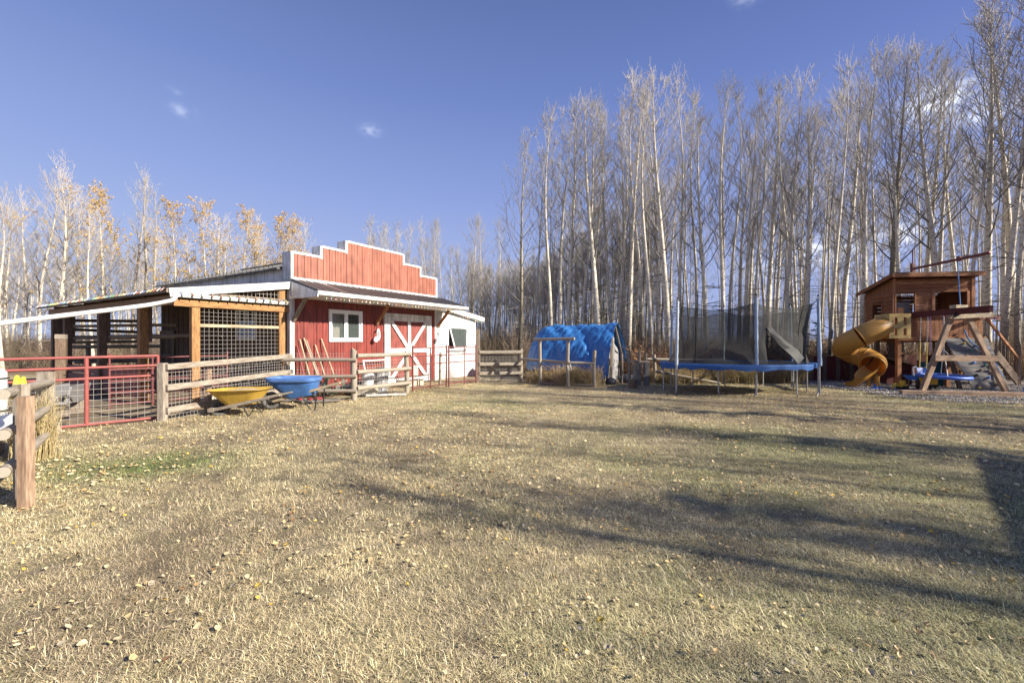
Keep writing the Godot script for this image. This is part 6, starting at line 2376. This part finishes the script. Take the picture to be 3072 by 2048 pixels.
	for i in 620:
		var d := rng.randf_range(40, 75)
		var x := rng.randf_range(-1.3 * d, 1.3 * d)
		if i < 200:
			d = rng.randf_range(24, 46)
			x = rng.randf_range(0.0, 0.36 * d)
		elif i < 330:
			d = rng.randf_range(30, 50)
			x = rng.randf_range(-0.10 * d, 0.1 * d)
		var cap := 0.19 + (0.22 * smoothstep(0.02, 0.3, x / d) if x > 0 else 0.0) + (0.06 * smoothstep(-0.4, -0.7, x / d))
		var H := minf(rng.randf_range(7, 12.5), 1.6 + d * cap * rng.randf_range(0.75, 1.0))
		var s := H / 11.0
		where.append(Transform3D(Basis(Vector3.UP, rng.randf() * TAU).scaled(Vector3(s * 1.1, s, s * 1.1)), P(x, 0, d)))
		var g := rng.randf_range(0.75, 1.1)
		cols.append(Color(g, g, g))
	var w := thing("far_woods", "dense far wood of thin bare stems behind everything", "woods")
	w.set_meta("kind", "stuff")
	copies("stems", thin[0], M.bark, where, cols, w)
	copies("twigs", thin[1], M.twig, where, cols, w)
	# two dark young conifers left of the slide
	for q in [[11.9, 17.6, 2.7, "dark young conifer between trampoline and tube slide"], [10.9, 18.2, 2.2, "smaller dark conifer behind the trampoline's right pole"], [12.9, 18.0, 2.4, "dark young conifer just behind the tube slide"]]:
		var t := thing("conifer", q[3], "tree", P(q[0], 0, q[1]))
		var mb := MB.new()
		mb.cone(Vector3.ZERO, Vector3(0, q[2], 0), 0.06, 0.01, 8)
		part("trunk", mb, M.dark_post, t)
		mb = MB.new()
		var g := RandomNumberGenerator.new()
		g.seed = 77 + int(q[0] * 10)
		for k2 in 46:
			var e := pow(g.randf(), 0.8)
			var az := g.randf() * TAU
			var ln: float = (1.0 - e) * 0.36 * q[2] * g.randf_range(0.7, 1.1) + 0.1
			var p := Vector3(0, 0.15 + e * (q[2] - 0.2), 0)
			var dir := Vector3(cos(az), -0.15 + 0.5 * e, sin(az)).normalized()
			for s in 26:
				var f := g.randf()
				var c := p + dir * ln * f
				var nd := (dir + Vector3(g.randf_range(-0.9, 0.9), g.randf_range(-0.5, 0.6), g.randf_range(-0.9, 0.9))).normalized() * g.randf_range(0.06, 0.14)
				var sd := nd.cross(Vector3(g.randf_range(-1, 1), 1, g.randf_range(-1, 1))).normalized() * 0.012
				mb.col = Color(0.022, 0.045, 0.022) * g.randf_range(0.7, 1.5)
				mb.tri(c - sd, c + sd, c + nd)
		part("needles", mb, M.tint, t)

func spruce_meshes() -> Array:
	var g := RandomNumberGenerator.new()
	g.seed = 91
	var tr := MB.new()
	tr.cone(Vector3.ZERO, Vector3(0, 9, 0), 0.14, 0.02, 8)
	var mb := MB.new()
	for k in 74:
		var e := pow(g.randf(), 0.85)
		var az := g.randf() * TAU
		var ln := (1.0 - e) * 1.7 * g.randf_range(0.6, 1.1) + 0.15
		var p := Vector3(0, 0.9 + e * 8.0, 0)
		var dir := Vector3(cos(az), -0.2 + 0.5 * e, sin(az)).normalized()
		for s in 24:
			var c := p + dir * ln * g.randf()
			var nd := (dir + Vector3(g.randf_range(-0.9, 0.9), g.randf_range(-0.6, 0.5), g.randf_range(-0.9, 0.9))).normalized() * g.randf_range(0.12, 0.3)
			var sd := nd.cross(Vector3(g.randf_range(-1, 1), 1, g.randf_range(-1, 1))).normalized() * 0.03
			mb.col = Color(0.03, 0.055, 0.028) * g.randf_range(0.7, 1.5)
			mb.tri(c - sd, c + sd, c + nd)
	return [tr.mesh(), mb.mesh()]

# ---------------------------------------------------------------- brush, grass and leaves
func undergrowth() -> void:
	var g := RandomNumberGenerator.new()
	g.seed = 5
	var mk := func(n: int, h: float, leafy: float, c0: Color, lc: Color) -> ArrayMesh:
		var mb := MB.new()
		for i in n:
			var a := g.randf() * TAU
			var r := g.randf() * 0.5
			var p := Vector3(cos(a) * r, 0, sin(a) * r)
			var ln := h * g.randf_range(0.5, 1.1)
			var lean := Vector3(g.randf_range(-0.45, 0.45), 1, g.randf_range(-0.45, 0.45)).normalized()
			var m := p + lean * ln * 0.5
			var e := m + (lean + Vector3(g.randf_range(-0.4, 0.4), 0, g.randf_range(-0.4, 0.4))).normalized() * ln * 0.5
			var cl: Color = c0 * g.randf_range(0.6, 1.4)
			mb.tube(PackedVector3Array([p, m, e]), PackedFloat32Array([0.008, 0.006, 0.003]), 3, false, cl, cl)
			for k in 3:
				var f := m.lerp(e, g.randf())
				mb.tube(PackedVector3Array([f, f + Vector3(g.randf_range(-0.3, 0.3), g.randf_range(0, 0.3), g.randf_range(-0.3, 0.3))]), PackedFloat32Array([0.004, 0.003]), 3, false, cl, cl)
			for k in int(leafy * g.randf() * 2.0):
				var f := p.lerp(e, g.randf_range(0.2, 1.0)) + Vector3(g.randf_range(-0.12, 0.12), g.randf_range(-0.1, 0.1), g.randf_range(-0.12, 0.12))
				var u := Vector3(g.randf_range(-1, 1), g.randf_range(-1, 1), g.randf_range(-1, 1)).normalized() * 0.032
				var w := u.cross(Vector3(g.randf_range(-1, 1), 1, g.randf_range(-1, 1))).normalized() * 0.024
				mb.col = lc * g.randf_range(0.5, 1.5)
				mb.quad(f - u, f + w, f + u, f - w)
				mb.col = Color(1, 1, 1)
		return mb.mesh()
	var brown: ArrayMesh = mk.call(42, 1.15, 5.0, Color(0.24, 0.15, 0.09), Color(0.32, 0.155, 0.06))
	var tan: ArrayMesh = mk.call(60, 0.85, 2.0, Color(0.42, 0.32, 0.17), Color(0.42, 0.33, 0.12))
	var grey: ArrayMesh = mk.call(50, 1.9, 0.6, Color(0.22, 0.17, 0.12), Color(0.28, 0.15, 0.075))
	var sets := [
		["brush", brown, "reddish brown leafy brush under the grove behind the trampoline", 230, func(): return Vector2(g.randf_range(4.6, 24.0), g.randf_range(16.9, 24.0))],
		["brush", grey, "grey-brown bare brush between the trunks of the grove", 460, func(): return Vector2(g.randf_range(-1.5, 34.0), g.randf_range(19.5, 36.0))],
		["thicket", grey, "grey-brown thicket under the birches at the left", 420, func(): return Vector2(g.randf_range(-44.0, -8.0), g.randf_range(21.5, 36.0))],
		["thicket", grey, "distant bare thicket behind the barn and white shed", 160, func(): return Vector2(g.randf_range(-9.0, 3.0), g.randf_range(24.0, 40.0))],
		["dry_weeds", tan, "dry yellow weeds in front of the blue tarp and along its fence", 46, func(): return Vector2(g.randf_range(0.5, 3.0), g.randf_range(15.0, 16.2) - 0.25)],
		["dry_weeds", tan, "dry straw weeds beside the fallen pole under the trampoline", 60, func(): return Vector2(g.randf_range(5.0, 10.5), g.randf_range(15.7, 16.8))],
	]
	for s in sets:
		var where := []
		var cols := PackedColorArray()
		for i in s[3]:
			var p: Vector2 = s[4].call()
			if s[0] == "dry_weeds" and p.x < 3.2 and p.y < 15.9 - 0.75 * clampf(p.x - 0.4, 0, 1.6):
				continue
			var k := g.randf_range(0.6, 1.25)
			if s[0] == "dry_weeds":
				k *= 0.62
			where.append(Transform3D(Basis(Vector3.UP, g.randf() * TAU).scaled(Vector3(k, k * g.randf_range(0.7, 1.2), k)), P(p.x, 0, p.y)))
			var q := g.randf_range(0.65, 1.25)
			cols.append(Color(q, q * g.randf_range(0.9, 1.05), q * g.randf_range(0.85, 1.05)))
		var o := copies(s[0], s[1], M.tint, where, cols)
		tag(o, s[2], "brush" if s[0] != "dry_weeds" else "weeds")
	# tall dry weeds round the grey post
	var t := thing("tall_weeds", "tall dry straw-coloured weeds round the weathered grey post", "weeds", P(-6.40, 0, 5.80))
	var mb := MB.new()
	for i in 520:
		var x := g.randf_range(-0.16, 0.16)
		var z := g.randf_range(-0.12, 0.28)
		var h := g.randf_range(0.35, 1.0) * (1.0 if x < 0.08 else 0.75)
		var lean := Vector3(g.randf_range(-0.16, 0.2), 1, g.randf_range(-0.16, 0.16))
		var cl := Color(0.62, 0.50, 0.26) * g.randf_range(0.55, 1.15)
		var p := Vector3(x, 0, z)
		mb.tube(PackedVector3Array([p, p + lean * h * 0.6, p + lean * h + Vector3(g.randf_range(-0.08, 0.08), 0, 0)]), PackedFloat32Array([0.0028, 0.0024, 0.0012]), 3, false, cl, cl)
		for k in 3:
			var f := p + lean * h * g.randf_range(0.45, 1.0)
			var u := Vector3(g.randf_range(-1, 1), g.randf_range(0, 1), g.randf_range(-1, 1)).normalized() * 0.02
			mb.col = cl
			mb.tri(f - u * 0.3, f + u.cross(Vector3.UP) * 0.5, f + u)
			mb.col = Color(1, 1, 1)
	part("stalks", mb, M.tint, t)

func blade_tuft(sd: int, n: int, lo: float, hi: float, w: float, flat: float) -> ArrayMesh:
	var g := RandomNumberGenerator.new()
	g.seed = sd
	var mb := MB.new()
	for i in n:
		var p := Vector3(g.randf_range(-0.07, 0.07), 0, g.randf_range(-0.07, 0.07))
		var az := g.randf() * TAU
		var el := g.randf_range(0.05, 0.55) if g.randf() < flat else g.randf_range(0.4, 1.25)
		var ln := g.randf_range(lo, hi)
		var out := Vector3(cos(az), 0, sin(az))
		var dir := out * cos(el) + Vector3(0, sin(el), 0)
		var side := Vector3(-sin(az), 0, cos(az)) * w * g.randf_range(0.7, 1.3) / 2
		var m := p + dir * ln * 0.55
		var e := m + (dir + out * 0.5 - Vector3(0, 0.45, 0)).normalized() * ln * 0.45
		e.y = maxf(e.y, 0.004)
		mb.col = Color(1, 1, 1).lerp(Color(0.62, 0.60, 0.5), g.randf())
		mb.quad(p - side, p + side, m + side * 0.8, m - side * 0.8)
		mb.tri(m - side * 0.8, m + side * 0.8, e)
	return mb.mesh()

func lawn_grass() -> void:
	var g := RandomNumberGenerator.new()
	g.seed = 9
	var root := thing("lawn_grass", "short dry straw and faded green grass covering the lawn", "grass")
	root.set_meta("kind", "stuff")
	var ms := [blade_tuft(1, 28, 0.02, 0.06, 0.0026, 0.92), blade_tuft(2, 26, 0.025, 0.075, 0.0026, 0.84), blade_tuft(3, 22, 0.03, 0.09, 0.0028, 0.7)]
	var where := [[], [], []]
	var cols := [PackedColorArray(), PackedColorArray(), PackedColorArray()]
	for ring in [[1.75, 3.6, 820.0, 0.92], [3.6, 6.5, 430.0, 1.0], [6.5, 11.0, 150.0, 1.2], [11.0, 16.5, 36.0, 1.6]]:
		var area: float = 1.26 * (ring[1] * ring[1] - ring[0] * ring[0])
		for i in int(area * ring[2]):
			var d := sqrt(g.randf_range(ring[0] * ring[0], ring[1] * ring[1]))
			var x := g.randf_range(-1.24, 1.24) * d
			if d > 8.0 and x < -6.9 - 0.0 * d or d > 10.5 and x < -4.6 + (d - 11.4) * 0.55 and d > 11.3:
				continue
			if x > 10.6 and d > 13.6 - (x - 10.6) * 0.8:
				continue
			var lump := gn3.get_noise_2d(x * 3.0 + 11.0, d * 3.0)
			if lump < -0.3 and g.randf() < 0.5:
				continue
			var c := dryness(x, d)
			var q := g.randf_range(0.7, 1.35)
			if g.randf() < 0.12:
				c = c.lerp(Color(0.66, 0.58, 0.42), 0.8)
			if g.randf() < 0.14:
				c = c.lerp(Color(0.17, 0.20, 0.08), 0.7)
			if g.randf() < 0.10:
				c = c.lerp(Color(0.22, 0.15, 0.10), 0.8)
			var k := g.randi_range(0, 2)
			var s: float = ring[3] * g.randf_range(0.7, 1.2) * (1.0 + 0.3 * lump)
			where[k].append(Transform3D(Basis(Vector3.UP, g.randf() * TAU).scaled(Vector3(s, s * g.randf_range(0.55, 1.25), s)), P(x, ground_h(x, d) - 0.003, d)))
			cols[k].append(Color(c.r * q, c.g * q, c.b * q))
	for k in 3:
		copies("tufts", ms[k], M.blade, where[k], cols[k], root)

func leaf_mesh(sd: int) -> ArrayMesh:
	var g := RandomNumberGenerator.new()
	g.seed = sd
	var mb := MB.new()
	# a rounded pointed leaf, cupped along its midrib
	var rows := []
	var cup := g.randf_range(0.1, 0.5)
	var curl := g.randf_range(-0.2, 0.5)
	for i in 7:
		var t := i / 6.0
		var w := 0.5 * pow(sin(PI * clampf(0.04 + 0.92 * pow(t, 0.8), 0, 1)), 0.8)
		var row := []
		for j in 5:
			var u := (j - 2) / 2.0
			row.append(Vector3(u * w * 0.85, cup * absf(u) * w + curl * pow(t - 0.4, 2) + 0.04 * sin(t * 7.0 + u * 3.0 + sd), t - 0.5))
		rows.append(row)
	mb.sheet(rows)
	mb.tube(PackedVector3Array([Vector3(0, curl * 0.16, -0.5), Vector3(0.03, curl * 0.2 + 0.03, -0.8)]), PackedFloat32Array([0.018, 0.012]), 4)
	return mb.mesh()

func fallen_leaves() -> void:
	var g := RandomNumberGenerator.new()
	g.seed = 12
	var ms := []
	for k in 4:
		ms.append(leaf_mesh(40 + k))
	var tints := [Color(0.62, 0.46, 0.22), Color(0.68, 0.54, 0.31), Color(0.46, 0.30, 0.13), Color(0.66, 0.43, 0.06), Color(0.26, 0.13, 0.05), Color(0.50, 0.42, 0.28)]
	var pick := func() -> int:
		var r := g.randf()
		return 0 if r < 0.34 else 1 if r < 0.66 else 5 if r < 0.82 else 2 if r < 0.92 else 3 if r < 0.965 else 4
	var pose := func(x: float, d: float, s: float) -> Transform3D:
		var b := Basis(Vector3.UP, g.randf() * TAU) * Basis(Vector3.RIGHT, g.randf_range(-0.5, 0.5)) * Basis(Vector3.BACK, g.randf_range(-0.5, 0.5))
		return Transform3D(b.scaled(Vector3.ONE * s), P(x, ground_h(x, d) + 0.022, d))
	var mats := []
	for k in 6:
		mats.append(mat("leaf_tint%d" % k, tints[k].linear_to_srgb(), 0.65, "dirty", {"uv1_triplanar": true, "uv1_scale": Vector3(9, 9, 9)}))
	var names := ["tan", "pale", "brownish", "yellow", "dark brown", "greyish"]
	var where := [[], [], [], []]
	var cols := [PackedColorArray(), PackedColorArray(), PackedColorArray(), PackedColorArray()]
	# the nearest ones singly
	for i in 230:
		var d := 0.0
		var x := 0.0
		for again in 6:
			d = sqrt(g.randf_range(1.9 * 1.9, 4.3 * 4.3))
			x = g.randf_range(-1.2, 1.2) * d
			if gn3.get_noise_2d(x * 1.3 + 7.0, d * 1.3) > 0.06:
				break
		var c: int = pick.call()
		var o := place("fallen_leaf", ms[g.randi_range(0, 3)], mats[c], self)
		o.transform = pose.call(x, d, g.randf_range(0.022, 0.045))
		tag(o, "%s dry fallen leaf lying on the nearest part of the lawn" % names[c], "leaf", "fallen leaves on the near lawn")
	for i in 26000:
		var d := sqrt(g.randf_range(2.0 * 2.0, 16.0 * 16.0)) if i < 24500 else sqrt(g.randf_range(4.0, 30.0))
		var x := g.randf_range(-1.2, 1.2) * d
		if x < -4.2 and d > 11.3 or x < -6.8 and d > 8.4 or x > 11 and d > 12.5:
			continue
		if g.randf() > 0.34 + 0.7 * gn3.get_noise_2d(x * 0.6, d * 0.6) + 0.75 * exp(-(pow((x + 5.2) / 1.4, 2) + pow((d - 5.3) / 1.2, 2))) + 0.35 * exp(-(pow((x + 2.2) / 1.2, 2) + pow((d - 12.5) / 1.2, 2))) + 0.12 * smoothstep(1, 6, x):
			continue
		var k := g.randi_range(0, 3)
		where[k].append(pose.call(x, d, g.randf_range(0.024, 0.048) * (1.0 if d > 4.3 else 0.62)))
		cols[k].append(tints[pick.call()] * g.randf_range(0.8, 1.15))
	var root := thing("leaf_litter", "many dry yellowish leaves strewn over the farther lawn", "leaves")
	root.set_meta("kind", "stuff")
	for k in 4:
		copies("leaves", ms[k], M.leaf, where[k], cols[k], root)
